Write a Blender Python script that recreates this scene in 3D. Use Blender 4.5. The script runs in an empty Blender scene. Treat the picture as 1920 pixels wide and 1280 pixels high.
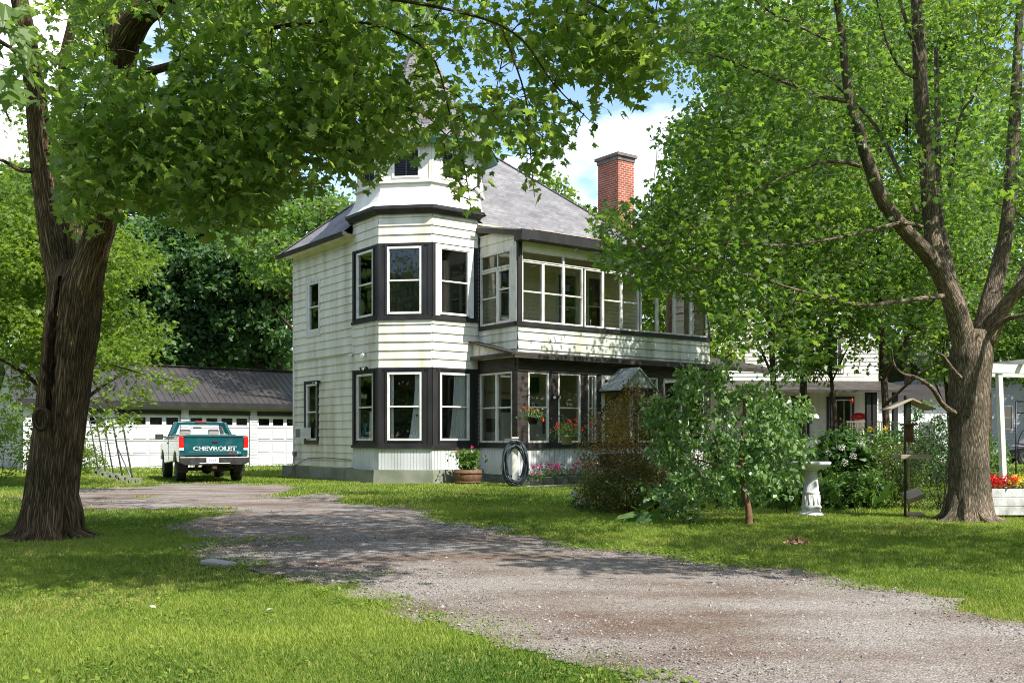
import bpy, math, random
import numpy as np
from mathutils import Vector, Matrix
random.seed(7)
rng = np.random.default_rng(7)
C = bpy.context.scene.collection
SC = bpy.context.scene
R = math.radians
# ------------------------------------------------------------------ camera
F, HOR, EYE = 1850.0, 822.0, 1.3      # focal length and horizon in photo pixels (1920 wide), eye height
cam = bpy.data.cameras.new('camera'); cam_o = bpy.data.objects.new('camera', cam); C.objects.link(cam_o)
cam_o.location = (0, 0, EYE); cam_o.rotation_euler = (R(90), 0, 0)
cam.sensor_width = 36.0; cam.lens = 36.0 * F / 1920; cam.shift_y = (HOR - 640) / 1920
cam.clip_start = 0.1; cam.clip_end = 1500
SC.camera = cam_o
# ------------------------------------------------------------------ sun, sky, exposure
SUN_AZ, SUN_EL = (0.74, -0.673), 50.0
sl = bpy.data.lights.new('sun', 'SUN'); so = bpy.data.objects.new('sun', sl); C.objects.link(so)
sl.energy = 4.8; sl.angle = R(0.55); sl.color = (1.0, 0.95, 0.86)
sd = Vector((SUN_AZ[0] * math.cos(R(SUN_EL)), SUN_AZ[1] * math.cos(R(SUN_EL)), math.sin(R(SUN_EL))))
so.rotation_euler = sd.to_track_quat('Z', 'Y').to_euler(); so.location = (20, -20, 30)
W = bpy.data.worlds.new('World'); SC.world = W; W.use_nodes = True
nt = W.node_tree; nt.nodes.clear()
def N(t, typ, **kw):
    n = t.nodes.new(typ)
    for k, v in kw.items(): setattr(n, k, v)
    return n
wo = N(nt, 'ShaderNodeOutputWorld'); bg = N(nt, 'ShaderNodeBackground'); sky = N(nt, 'ShaderNodeTexSky')
sky.sky_type = 'NISHITA'; sky.sun_disc = False; sky.sun_elevation = R(SUN_EL)
sky.sun_rotation = math.atan2(SUN_AZ[0], SUN_AZ[1]); sky.dust_density = 0.6; sky.ozone_density = 2.0
tc = N(nt, 'ShaderNodeTexCoord'); mp = N(nt, 'ShaderNodeMapping'); cl = N(nt, 'ShaderNodeTexNoise'); cr = N(nt, 'ShaderNodeValToRGB'); mx = N(nt, 'ShaderNodeMix', data_type='RGBA')
mp.inputs['Scale'].default_value = (1, 1, 2.2); mp.inputs['Location'].default_value = (0.30, 0.1, 0.085)
cl.inputs['Scale'].default_value = 3.2; cl.inputs['Detail'].default_value = 7; cl.inputs['Roughness'].default_value = 0.55
cr.color_ramp.elements[0].position = 0.49; cr.color_ramp.elements[1].position = 0.61
nt.links.new(tc.outputs['Generated'], mp.inputs[0]); nt.links.new(mp.outputs[0], cl.inputs['Vector'])
nt.links.new(cl.outputs['Fac'], cr.inputs[0]); nt.links.new(cr.outputs[0], mx.inputs[0])
nt.links.new(sky.outputs[0], mx.inputs[6]); mx.inputs[7].default_value = (6.6, 6.7, 7.0, 1)
nt.links.new(mx.outputs[2], bg.inputs[0]); bg.inputs[1].default_value = 0.15
nt.links.new(bg.outputs[0], wo.inputs[0])
SC.view_settings.view_transform = 'Standard'; SC.view_settings.look = 'None'
SC.view_settings.exposure = 1.05; SC.view_settings.gamma = 1.0
try:
    SC.cycles.use_adaptive_sampling = True; SC.cycles.adaptive_threshold = 0.008; SC.cycles.filter_width = 1.0; SC.cycles.sample_clamp_indirect = 4.0
    SC.cycles.max_bounces = 10; SC.cycles.transparent_max_bounces = 12; SC.cycles.use_denoising = True; SC.cycles.denoising_input_passes = 'RGB_ALBEDO_NORMAL'; SC.cycles.denoising_prefilter = 'NONE'
except Exception: pass

# ------------------------------------------------------------------ helpers
def pix(px, py, Y): return Vector(((px - 960) / F * Y, Y, EYE + (HOR - py) / F * Y))
def gnd(px, py):
    Y = EYE * F / (py - HOR); return Vector(((px - 960) / F * Y, Y, 0))
def at(px, Y): return Vector(((px - 960) / F * Y, Y, 0))
def proj(P):
    Y = np.maximum(P[:, 1], 0.05)
    return 960 + F * P[:, 0] / Y, HOR - F * (P[:, 2] - EYE) / Y
def _h(ix, iy, s):
    v = np.sin(ix * 127.1 + iy * 311.7 + s * 74.7) * 43758.5453
    return v - np.floor(v)
def vnoise(x, y, s=0):
    x = np.asarray(x, float); y = np.asarray(y, float)
    ix = np.floor(x); iy = np.floor(y); fx = x - ix; fy = y - iy
    fx = fx * fx * (3 - 2 * fx); fy = fy * fy * (3 - 2 * fy)
    a = _h(ix, iy, s); b = _h(ix + 1, iy, s); c = _h(ix, iy + 1, s); d = _h(ix + 1, iy + 1, s)
    return a + (b - a) * fx + (c - a) * fy + (a - b - c + d) * fx * fy
def fbm(x, y, s=0, o=4):
    t = 0; a = 0.5
    for i in range(o):
        t = t + a * vnoise(x * 2 ** i, y * 2 ** i, s + i * 3.1); a *= 0.5
    return t
def inpoly(px, py, poly):
    px = np.asarray(px, float); py = np.asarray(py, float); ins = np.zeros(px.shape, bool); n = len(poly)
    for i in range(n):
        x0, y0 = poly[i]; x1, y1 = poly[(i + 1) % n]
        if y0 == y1: continue
        c = ((y0 > py) != (y1 > py)) & (px < (x1 - x0) * (py - y0) / (y1 - y0) + x0)
        ins ^= c
    return ins
def polydist(px, py, poly):
    d = np.full(np.shape(px), 1e9); n = len(poly)
    for i in range(n):
        ax, ay = poly[i]; bx, by = poly[(i + 1) % n]
        ex, ey = bx - ax, by - ay; L = ex * ex + ey * ey + 1e-12
        t = np.clip(((px - ax) * ex + (py - ay) * ey) / L, 0, 1)
        d = np.minimum(d, np.hypot(px - ax - t * ex, py - ay - t * ey))
    return np.where(inpoly(px, py, poly), d, -d)

def tag(o, label=None, cat=None, group=None, kind=None):
    if label: o['label'] = label
    if cat: o['category'] = cat
    if group: o['group'] = group
    if kind: o['kind'] = kind
    return o
def empty(name, loc=(0, 0, 0), rz=0, label=None, cat=None, group=None):
    o = bpy.data.objects.new(name, None); C.objects.link(o); o.location = loc; o.rotation_euler = (0, 0, rz)
    o.empty_display_size = 0.2
    return tag(o, label, cat, group)
def copy_tree(o, parent=None):
    c = o.copy(); C.objects.link(c); c.parent = parent
    for ch in [x for x in bpy.data.objects if x.parent == o]: copy_tree(ch, c)
    return c

class MB:
    """collects polygons of one part"""
    def __init__(s): s.v = []; s.f = []; s.uv = {}; s.sm = []
    def poly(s, pts, uv=None, smooth=False):
        i = len(s.v); s.v += [tuple(p) for p in pts]; s.f.append(tuple(range(i, i + len(pts))))
        s.sm.append(smooth)
        if uv: s.uv[len(s.f) - 1] = uv
    def box(s, x0, x1, y0, y1, z0, z1, M=None):
        c = [(x0, y0, z0), (x1, y0, z0), (x1, y1, z0), (x0, y1, z0), (x0, y0, z1), (x1, y0, z1), (x1, y1, z1), (x0, y1, z1)]
        if M is not None: c = [tuple(M @ Vector(p)) for p in c]
        i = len(s.v); s.v += c
        for q in ((0, 3, 2, 1), (4, 5, 6, 7), (0, 1, 5, 4), (1, 2, 6, 5), (2, 3, 7, 6), (3, 0, 4, 7)):
            s.f.append(tuple(i + k for k in q)); s.sm.append(False)
        return s
    def bar(s, a, b, w, h=None, up=(0, 0, 1)):
        a = Vector(a); b = Vector(b); h = h or w; d = (b - a); L = d.length; d.normalize()
        u = Vector(up); x = d.cross(u)
        if x.length < 1e-4: x = d.cross(Vector((1, 0, 0)))
        x.normalize(); y = x.cross(d)
        M = Matrix(((x.x, d.x, y.x, a.x), (x.y, d.y, y.y, a.y), (x.z, d.z, y.z, a.z), (0, 0, 0, 1)))
        return s.box(-w / 2, w / 2, 0, L, -h / 2, h / 2, M)
    def grid(s, rows, close=False, smooth=True, uvs=None):
        """rows: list of equally long point lists"""
        i = len(s.v); m = len(rows[0])
        for r in rows: s.v += [tuple(p) for p in r]
        for a in range(len(rows) - 1):
            for b in range(m if close else m - 1):
                b2 = (b + 1) % m
                s.f.append((i + a * m + b, i + a * m + b2, i + (a + 1) * m + b2, i + (a + 1) * m + b)); s.sm.append(smooth)
                if uvs:
                    u0, u1 = uvs[0][b], uvs[0][b + 1]; v0, v1 = uvs[1][a], uvs[1][a + 1]
                    s.uv[len(s.f) - 1] = [(u0, v0), (u1, v0), (u1, v1), (u0, v1)]
        return i
    def tube(s, pts, rad, n=8, cap=True, rough=0, seed=0, smooth=True):
        pts = [Vector(p) for p in pts]
        if not hasattr(rad, '__len__'): rad = [rad] * len(pts)
        rows = []; up = None; L = [0]
        for k in range(len(pts)):
            d = (pts[min(k + 1, len(pts) - 1)] - pts[max(k - 1, 0)])
            if d.length < 1e-9: d = Vector((0, 0, 1))
            d.normalize()
            if up is None: up = d.orthogonal().normalized()
            up = (up - d * up.dot(d)).normalized(); x = d.cross(up)
            if k: L.append(L[-1] + (pts[k] - pts[k - 1]).length)
            row = []
            for j in range(n):
                a = 2 * math.pi * j / n; r = rad[k]
                if rough:
                    r *= 1 + rough * (math.sin(7 * a + L[-1] * 1.3 + seed) * 0.5 + math.sin(13 * a - L[-1] * 2.1 + 2 * seed) * 0.4 + math.sin(3 * a + L[-1] * 0.9) * 0.7 + math.sin(23 * a + 3 * math.sin(L[-1] * 2.3)) * 0.35)
                row.append(pts[k] + (up * math.cos(a) + x * math.sin(a)) * r)
            rows.append(row)
        us = [2 * math.pi * max(rad) * j / n for j in range(n + 1)]
        i = s.grid(rows, True, smooth, (us, L))
        if cap:
            s.f.append(tuple(i + j for j in range(n))[::-1]); s.sm.append(False)
            s.f.append(tuple(i + (len(rows) - 1) * n + j for j in range(n))); s.sm.append(False)
        return s
    def lathe(s, prof, n=20, c=(0, 0, 0), smooth=True):
        rows = [[(c[0] + r * math.cos(2 * math.pi * j / n), c[1] + r * math.sin(2 * math.pi * j / n), c[2] + z) for j in range(n)] for r, z in prof]
        s.grid(rows, True, smooth); return s
    def prism(s, pts2, y0, y1, axes='xz'):
        """2-D outline extruded along the third axis"""
        def P(p, t): return (p[0], t, p[1]) if axes == 'xz' else ((t, p[0], p[1]) if axes == 'yz' else (p[0], p[1], t))
        n = len(pts2); i = len(s.v); s.v += [P(p, y0) for p in pts2] + [P(p, y1) for p in pts2]
        s.f.append(tuple(range(i, i + n))); s.f.append(tuple(range(i + n, i + 2 * n))[::-1]); s.sm += [False, False]
        for k in range(n):
            k2 = (k + 1) % n; s.f.append((i + k, i + n + k, i + n + k2, i + k2)); s.sm.append(False)
        return s
    def build(s, name, mat, parent=None, bevel=0, sub=0):
        me = bpy.data.meshes.new(name); me.from_pydata(s.v, [], s.f)
        if s.f:
            uvl = me.uv_layers.new(name='UVMap'); co = np.array(s.v, float)
            data = np.zeros((len(me.loops), 2)); k = 0
            for fi, f in enumerate(s.f):
                if fi in s.uv:
                    for q in s.uv[fi]: data[k] = q; k += 1
                    continue
                p = co[list(f)]; n = np.cross(p[1] - p[0], p[2] - p[0]); L = np.linalg.norm(n)
                n = n / L if L > 1e-12 else np.array([0, 0, 1.0])
                e1 = np.array([-n[1], n[0], 0.0]); l1 = np.linalg.norm(e1)
                e1 = e1 / l1 if l1 > 0.05 else np.array([1.0, 0, 0])
                e2 = np.cross(n, e1)
                m = len(f); data[k:k + m, 0] = p @ e1; data[k:k + m, 1] = p @ e2; k += m
            uvl.data.foreach_set('uv', data.ravel())
            me.polygons.foreach_set('use_smooth', s.sm)
        me.validate(); me.update()
        o = bpy.data.objects.new(name, me); C.objects.link(o); o.parent = parent
        if mat: me.materials.append(mat)
        if bevel:
            b = o.modifiers.new('bevel', 'BEVEL'); b.width = bevel; b.segments = 2; b.limit_method = 'ANGLE'
        if sub:
            b = o.modifiers.new('sub', 'SUBSURF'); b.levels = sub; b.render_levels = sub
        return o
def smooth_path(pts, rad, k=6):
    """Catmull-Rom"""
    P = [Vector(p) for p in pts]; out = []; ro = []
    for i in range(len(P) - 1):
        p0, p1, p2, p3 = P[max(i - 1, 0)], P[i], P[i + 1], P[min(i + 2, len(P) - 1)]
        for j in range(k):
            t = j / k
            out.append(0.5 * ((2 * p1) + (p2 - p0) * t + (2 * p0 - 5 * p1 + 4 * p2 - p3) * t * t + (3 * p1 - p0 - 3 * p2 + p3) * t ** 3))
            ro.append(rad[i] + (rad[i + 1] - rad[i]) * t)
    out.append(P[-1]); ro.append(rad[-1])
    return out, ro

# ------------------------------------------------------------------ materials
def mat(name, c1, c2=None, rough=0.7, scale=4.0, stretch=(1, 1, 1), bump=0.0, bscale=None, spec=0.4, metal=0.0, uv=False, lo=0.35, hi=0.65, detail=5, coat=0):
    m = bpy.data.materials.new(name); m.use_nodes = True; t = m.node_tree; b = t.nodes['Principled BSDF']
    b.inputs['Roughness'].default_value = rough; b.inputs['Specular IOR Level'].default_value = spec; b.inputs['Metallic'].default_value = metal
    b.inputs['Coat Weight'].default_value = coat
    b.inputs['Base Color'].default_value = (*c1, 1)
    if c2 is None and not bump: return m
    tcn = N(t, 'ShaderNodeTexCoord'); mpn = N(t, 'ShaderNodeMapping'); mpn.inputs['Scale'].default_value = stretch
    t.links.new(tcn.outputs['UV' if uv else 'Object'], mpn.inputs[0])
    if c2 is not None:
        nz = N(t, 'ShaderNodeTexNoise'); nz.inputs['Scale'].default_value = scale; nz.inputs['Detail'].default_value = detail
        rp = N(t, 'ShaderNodeValToRGB'); rp.color_ramp.elements[0].position = lo; rp.color_ramp.elements[1].position = hi
        rp.color_ramp.elements[0].color = (*c1, 1); rp.color_ramp.elements[1].color = (*c2, 1)
        t.links.new(mpn.outputs[0], nz.inputs['Vector']); t.links.new(nz.outputs['Fac'], rp.inputs[0]); t.links.new(rp.outputs[0], b.inputs['Base Color'])
    if bump:
        nb = N(t, 'ShaderNodeTexNoise'); nb.inputs['Scale'].default_value = bscale or scale * 4; nb.inputs['Detail'].default_value = 6
        bp = N(t, 'ShaderNodeBump'); bp.inputs['Strength'].default_value = min(bump, 1); bp.inputs['Distance'].default_value = 0.02
        t.links.new(mpn.outputs[0], nb.inputs['Vector']); t.links.new(nb.outputs['Fac'], bp.inputs['Height']); t.links.new(bp.outputs[0], b.inputs['Normal'])
    return m
def brick_mat(name, c1, c2, mortar, bw, rh, ms, rough=0.85, offs=0.5, bump=0.5, var=True):
    m = bpy.data.materials.new(name); m.use_nodes = True; t = m.node_tree; b = t.nodes['Principled BSDF']
    b.inputs['Roughness'].default_value = rough; b.inputs['Specular IOR Level'].default_value = 0.25
    tcn = N(t, 'ShaderNodeTexCoord'); br = N(t, 'ShaderNodeTexBrick'); br.offset = offs
    br.inputs['Scale'].default_value = 1; br.inputs['Brick Width'].default_value = bw; br.inputs['Row Height'].default_value = rh
    br.inputs['Mortar Size'].default_value = ms; br.inputs['Bias'].default_value = -0.1
    br.inputs['Color1'].default_value = (*c1, 1); br.inputs['Color2'].default_value = (*c2, 1); br.inputs['Mortar'].default_value = (*mortar, 1)
    nz = N(t, 'ShaderNodeTexNoise'); nz.inputs['Scale'].default_value = 1.6; nz.inputs['Detail'].default_value = 6
    mxn = N(t, 'ShaderNodeMix', data_type='RGBA', blend_type='MULTIPLY'); rp = N(t, 'ShaderNodeValToRGB')
    rp.color_ramp.elements[0].color = (.72, .72, .72, 1); rp.color_ramp.elements[1].color = (1.15, 1.13, 1.1, 1); rp.color_ramp.elements[0].position = .3; rp.color_ramp.elements[1].position = .7
    bp = N(t, 'ShaderNodeBump'); bp.inputs['Strength'].default_value = bump; bp.inputs['Distance'].default_value = 0.01; bp.invert = True
    L = t.links.new
    L(tcn.outputs['UV'], br.inputs['Vector']); L(tcn.outputs['Object'], nz.inputs['Vector']); L(nz.outputs['Fac'], rp.inputs[0])
    mxn.inputs[0].default_value = 1; L(br.outputs['Color'], mxn.inputs[6]); L(rp.outputs[0], mxn.inputs[7]); L(mxn.outputs[2], b.inputs['Base Color'])
    L(br.outputs['Fac'], bp.inputs['Height']); L(bp.outputs[0], b.inputs['Normal'])
    return m
def leaf_mat(name, dark, light, trans, tw=0.45, rough=0.45, spec=0.35):
    m = bpy.data.materials.new(name); m.use_nodes = True; t = m.node_tree; b = t.nodes['Principled BSDF']; out = t.nodes['Material Output']
    a = N(t, 'ShaderNodeAttribute', attribute_name='tint'); rp = N(t, 'ShaderNodeValToRGB')
    rp.color_ramp.elements[0].color = (*dark, 1); rp.color_ramp.elements[1].color = (*light, 1)
    tr = N(t, 'ShaderNodeBsdfTranslucent'); ms = N(t, 'ShaderNodeMixShader'); ms.inputs[0].default_value = tw
    r2 = N(t, 'ShaderNodeMix', data_type='RGBA', blend_type='MULTIPLY'); r2.inputs[0].default_value = 1
    L = t.links.new
    L(a.outputs['Fac'], rp.inputs[0]); L(rp.outputs[0], b.inputs['Base Color']); b.inputs['Roughness'].default_value = rough; b.inputs['Specular IOR Level'].default_value = spec
    L(rp.outputs[0], r2.inputs[6]); r2.inputs[7].default_value = (*trans, 1); L(r2.outputs[2], tr.inputs['Color'])
    L(b.outputs[0], ms.inputs[1]); L(tr.outputs[0], ms.inputs[2]); L(ms.outputs[0], out.inputs['Surface'])
    return m
def glass_mat(name, tint=(0.96, 0.975, 0.965), refl=1.0):
    m = bpy.data.materials.new(name); m.use_nodes = True; t = m.node_tree; t.nodes.clear()
    o = N(t, 'ShaderNodeOutputMaterial'); g = N(t, 'ShaderNodeBsdfGlossy'); tr = N(t, 'ShaderNodeBsdfTransparent'); fr = N(t, 'ShaderNodeFresnel'); ms = N(t, 'ShaderNodeMixShader')
    ml = N(t, 'ShaderNodeMath', operation='MULTIPLY_ADD'); ml.inputs[1].default_value = 1.6 * refl; ml.inputs[2].default_value = 0.02 * refl; ml.use_clamp = True
    fr.inputs[0].default_value = 1.5; g.inputs['Roughness'].default_value = 0.015; tr.inputs[0].default_value = (*tint, 1)
    nz = N(t, 'ShaderNodeTexNoise'); nz.inputs['Scale'].default_value = 1.3; bp = N(t, 'ShaderNodeBump'); bp.inputs['Strength'].default_value = 0.06; bp.inputs['Distance'].default_value = 0.05
    L = t.links.new
    L(nz.outputs['Fac'], bp.inputs['Height']); L(bp.outputs[0], g.inputs['Normal'])
    L(fr.outputs[0], ml.inputs[0]); L(ml.outputs[0], ms.inputs[0]); L(tr.outputs[0], ms.inputs[1]); L(g.outputs[0], ms.inputs[2]); L(ms.outputs[0], o.inputs[0])
    return m
def bark_mat(name, c1, c2, sc=(16, 2.2, 1), bump=1.0, dist=0.05):
    """furrowed bark: long plates between cracks, distorted, over the tube's own around / along coordinates"""
    m = bpy.data.materials.new(name); m.use_nodes = True; t = m.node_tree; b = t.nodes['Principled BSDF']; L = t.links.new
    b.inputs['Roughness'].default_value = 0.92; b.inputs['Specular IOR Level'].default_value = 0.15
    tcn = N(t, 'ShaderNodeTexCoord'); mpn = N(t, 'ShaderNodeMapping'); mpn.inputs['Scale'].default_value = sc
    nd = N(t, 'ShaderNodeTexNoise'); nd.inputs['Scale'].default_value = .8; nd.inputs['Detail'].default_value = 5
    vs = N(t, 'ShaderNodeVectorMath', operation='MULTIPLY_ADD'); vs.inputs[1].default_value = (1.6, 1.2, 0)
    v = N(t, 'ShaderNodeTexVoronoi', feature='DISTANCE_TO_EDGE'); v.inputs['Scale'].default_value = 1
    n1 = N(t, 'ShaderNodeTexNoise'); n1.inputs['Scale'].default_value = 2.6; n1.inputs['Detail'].default_value = 8; n1.inputs['Roughness'].default_value = .65
    n2 = N(t, 'ShaderNodeTexNoise'); n2.inputs['Scale'].default_value = 1.7; n2.inputs['Detail'].default_value = 5
    r0 = N(t, 'ShaderNodeMapRange'); r0.inputs[1].default_value = 0; r0.inputs[2].default_value = .30
    ad = N(t, 'ShaderNodeMath', operation='MULTIPLY_ADD'); ad.inputs[1].default_value = .75; sb = N(t, 'ShaderNodeMath', operation='MULTIPLY_ADD'); sb.inputs[1].default_value = .55; sb.inputs[2].default_value = 0
    rp = N(t, 'ShaderNodeValToRGB'); rp.color_ramp.elements[0].position = 0.25; rp.color_ramp.elements[1].position = 0.95
    rp.color_ramp.elements[0].color = (*c1, 1); rp.color_ramp.elements[1].color = (*c2, 1)
    mm = N(t, 'ShaderNodeMix', data_type='RGBA', blend_type='MULTIPLY'); mm.inputs[0].default_value = 1
    r2 = N(t, 'ShaderNodeValToRGB'); r2.color_ramp.elements[0].color = (.62, .64, .55, 1); r2.color_ramp.elements[1].color = (1.3, 1.2, 1.12, 1); r2.color_ramp.elements[0].position = .35; r2.color_ramp.elements[1].position = .68
    bp = N(t, 'ShaderNodeBump'); bp.inputs['Strength'].default_value = bump; bp.inputs['Distance'].default_value = dist
    L(tcn.outputs['UV'], mpn.inputs[0]); L(mpn.outputs[0], nd.inputs['Vector']); L(nd.outputs['Color'], vs.inputs[0]); L(mpn.outputs[0], vs.inputs[2]); L(vs.outputs[0], v.inputs['Vector'])
    L(mpn.outputs[0], n1.inputs['Vector']); L(tcn.outputs['Object'], n2.inputs['Vector'])
    L(v.outputs['Distance'], r0.inputs[0]); L(n1.outputs['Fac'], sb.inputs[0]); L(r0.outputs[0], ad.inputs[0]); L(sb.outputs[0], ad.inputs[2])
    L(ad.outputs[0], rp.inputs[0]); L(n2.outputs['Fac'], r2.inputs[0]); L(rp.outputs[0], mm.inputs[6]); L(r2.outputs[0], mm.inputs[7])
    L(mm.outputs[2], b.inputs['Base Color']); L(ad.outputs[0], bp.inputs['Height']); L(bp.outputs[0], b.inputs['Normal'])
    return m
def emis(name, c, s):
    m = bpy.data.materials.new(name); m.use_nodes = True; b = m.node_tree.nodes['Principled BSDF']
    b.inputs['Base Color'].default_value = (*c, 1); b.inputs['Emission Color'].default_value = (*c, 1); b.inputs['Emission Strength'].default_value = s
    return m

M = {}
M['siding'] = mat('white_siding', (.67, .645, .565), (.45, .42, .32), 0.6, 1.5, (1.6, 1.6, .22), 0.15, 40, lo=.43, hi=.70)
M['siding_old'] = mat('stained_siding', (.60, .61, .57), (.33, .35, .25), 0.65, 1.6, (1.5, 1.5, .22), 0.2, 40, lo=.42, hi=.70)
M['cream'] = mat('cream_siding', (.80, .74, .56), (.72, .65, .48), 0.7, 2)
M['flare'] = mat('white_boarding', (.68, .66, .60), (.52, .48, .38), 0.6, 1.4, (1, 1, .5), 0.1, 40, lo=.45, hi=.8)
M['white'] = mat('white_paint', (.66, .66, .63), (.48, .47, .42), 0.5, 5, lo=.45, hi=.8)
M['peel'] = mat('peeling_white_paint', (.58, .57, .53), (.30, .27, .22), 0.7, 7, (1, 1, .3), lo=.5, hi=.72)
M['dark'] = mat('dark_trim_paint', (.010, .010, .011), (.024, .023, .024), 0.5, 3, (1, 1, .3), 0.1, 60)
M['darkwood'] = mat('dark_brown_beam', (.018, .015, .012), (.050, .041, .033), 0.7, 2.5, (1, 1, 5), 0.3, 30)
M['bead'] = mat('white_beadboard', (.56, .58, .60), (.38, .40, .38), 0.6, 1.5, (1, 1, .4), lo=.4, hi=.75)
M['conc'] = mat('foundation_concrete', (.24, .24, .20), (.14, .16, .11), 0.9, 1.7, (1, 1, 1), 0.4, 30)
M['shingle'] = brick_mat('asphalt_shingles', (.155, .153, .162), (.21, .207, .218), (.075, .074, .08), 0.30, 0.135, 0.006, 0.9, bump=.6)
M['shingle2'] = brick_mat('turret_shingles', (.14, .135, .14), (.20, .19, .195), (.05, .05, .052), 0.28, 0.15, 0.009, 0.9, bump=.9)
M['brick'] = brick_mat('red_brick', (.27, .050, .022), (.36, .085, .040), (.40, .36, .31), 0.21, 0.078, 0.010, 0.85, bump=.5)
M['soot'] = mat('sooty_brick', (.10, .08, .075), (.20, .16, .14), 0.9, 6)
M['green'] = mat('green_soffit', (.02, .12, .085), (.035, .15, .11), 0.5, 2)
M['metalroof'] = mat('brown_metal_roof', (.026, .022, .022), (.040, .035, .034), 0.45, 1.2, spec=0.5)
M['tin'] = mat('weathered_tin', (.38, .41, .39), (.20, .225, .21), 0.55, 3, (1, 1, 1), spec=.5)
M['glass'] = glass_mat('window_glass')
M['glassdark'] = glass_mat('screened_glass', (.36, .37, .37), .8)
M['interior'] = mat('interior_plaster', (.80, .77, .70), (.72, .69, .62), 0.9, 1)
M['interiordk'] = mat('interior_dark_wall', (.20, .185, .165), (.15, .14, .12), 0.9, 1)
M['porchfloor'] = mat('porch_boards', (.50, .46, .38), (.40, .36, .29), 0.8, 2)
M['curtain'] = mat('white_curtain', (.82, .84, .88), (.74, .76, .80), 0.9, 3)
M['louver'] = mat('dark_louver', (.035, .04, .05), (.05, .055, .065), 0.6, 3)
M['yellow'] = mat('yellow_door', (.30, .21, .04), (.24, .165, .03), 0.5, 2)
M['gwhite'] = mat('garage_white', (.56, .57, .58), (.50, .51, .51), 0.5, 1)
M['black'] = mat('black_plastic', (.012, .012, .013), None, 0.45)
M['rubber'] = mat('tyre_rubber', (.018, .017, .017), (.03, .028, .026), 0.85, 20)
M['chrome'] = mat('chrome', (.62, .62, .62), None, 0.18, metal=1.0)
M['steel'] = mat('galvanised_steel', (.22, .225, .23), (.15, .155, .16), 0.5, 8, metal=.6)
M['lattice'] = mat('lattice_grey', (.22, .24, .25), (.15, .16, .16), .8, 4)
# ------------------------------------------------------------------ ground, driveway
DRIVE_PX = [(60, 917), (200, 916), (330, 907), (470, 905), (560, 915), (640, 928), (720, 948), (800, 968), (930, 988), (1000, 1004), (1130, 1030), (1200, 1037), (1330, 1053), (1450, 1068), (1560, 1095),
            (1700, 1118), (1810, 1142), (1930, 1165), (2300, 1240), (2300, 1420), (1330, 1330), (1250, 1287), (1150, 1258), (1050, 1235), (950, 1207), (870, 1180), (760, 1140), (680, 1105), (600, 1085), (500, 1068), (400, 1045), (350, 1015), (300, 990), (240, 965), (60, 948)]
DRIVE = [tuple(gnd(*p))[:2] for p in DRIVE_PX]
ISLES = [((350, 964), 1.7, 2.2, .6), ((545, 1012), 1.1, .7, .4), ((700, 938), .8, 2.2, .35), ((545, 926), .9, 2.2, .45), ((250, 935), 1.2, 2.2, .4),  ((930, 965), .9, .8, .2), ((770, 1075), .8, .35, .35)]
ISLES = [(gnd(*p), a, b, s) for p, a, b, s in ISLES]
def drive_field(x, y):
    f = polydist(x, y, DRIVE)
    f = np.clip(f, -3, 1.1)
    for c, a, b, s in ISLES:
        d = np.hypot((x - c.x) / a, (y - c.y) / b); f = f - np.clip(1.25 - d, 0, 1) * s * 2.2
    amp = 0.42 + 0.022 * np.clip(y, 0, 30)
    return f + (fbm(x * 1.1, y * 1.1, 3) - 0.47) * 2 * amp + (fbm(x * 6, y * 6, 5) - 0.47) * 0.35
# bed of bare earth patches inside the lawn
def np_mesh(name, V, Fidx, material, tint=None, parent=None, smooth=False):
    """V (n,3); Fidx list of (array (m,k)) with equal k per array"""
    me = bpy.data.meshes.new(name)
    V = np.ascontiguousarray(V, np.float32); me.vertices.add(len(V)); me.vertices.foreach_set('co', V.ravel())
    nl = sum(a.size for a in Fidx); npoly = sum(len(a) for a in Fidx)
    me.loops.add(nl); me.polygons.add(npoly)
    me.loops.foreach_set('vertex_index', np.concatenate([a.ravel() for a in Fidx]).astype(np.int32))
    tot = np.concatenate([np.full(len(a), a.shape[1]) for a in Fidx]); st = np.concatenate([[0], np.cumsum(tot)[:-1]])
    me.polygons.foreach_set('loop_start', st.astype(np.int32))
    try: me.polygons.foreach_set('loop_total', tot.astype(np.int32))
    except Exception: pass
    me.polygons.foreach_set('use_smooth', np.full(npoly, smooth))
    me.update(calc_edges=True)
    if tint is not None:
        at_ = me.attributes.new('tint', 'FLOAT', 'POINT'); at_.data.foreach_set('value', np.ascontiguousarray(tint, np.float32))
    if material: me.materials.append(material)
    o = bpy.data.objects.new(name, me); C.objects.link(o); o.parent = parent
    return o
# lawn sheet: one big sheet to the horizon
M['soil'] = mat('lawn_ground', (.085, .125, .022), (.15, .175, .038), 0.95, 1.6, (1, 1, 1), 0.6, 60, spec=.1)
g = MB(); xs = [-400, -120, -60, -40] + list(np.arange(-30, 31, 2.0)) + [40, 60, 120, 400]; ys = [-80, -20, 0] + list(np.arange(2, 61, 2.0)) + [70, 90, 140, 240, 600]
g.grid([[(x, y, 0) for x in xs] for y in ys], False, True)
tag(g.build('lawn_ground', M['soil']), kind='structure')
# gravel driveway sheet
GX0, GX1, GY0, GY1, CS = -16.0, 9.0, 3.6, 31.0, 0.05
gx = np.arange(GX0, GX1 + CS, CS); gy = np.arange(GY0, GY1 + CS, CS)
XX, YY = np.meshgrid(gx, gy); FF = drive_field(XX, YY)
ins = (FF[:-1, :-1] + FF[1:, :-1] + FF[:-1, 1:] + FF[1:, 1:]) > 0
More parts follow.
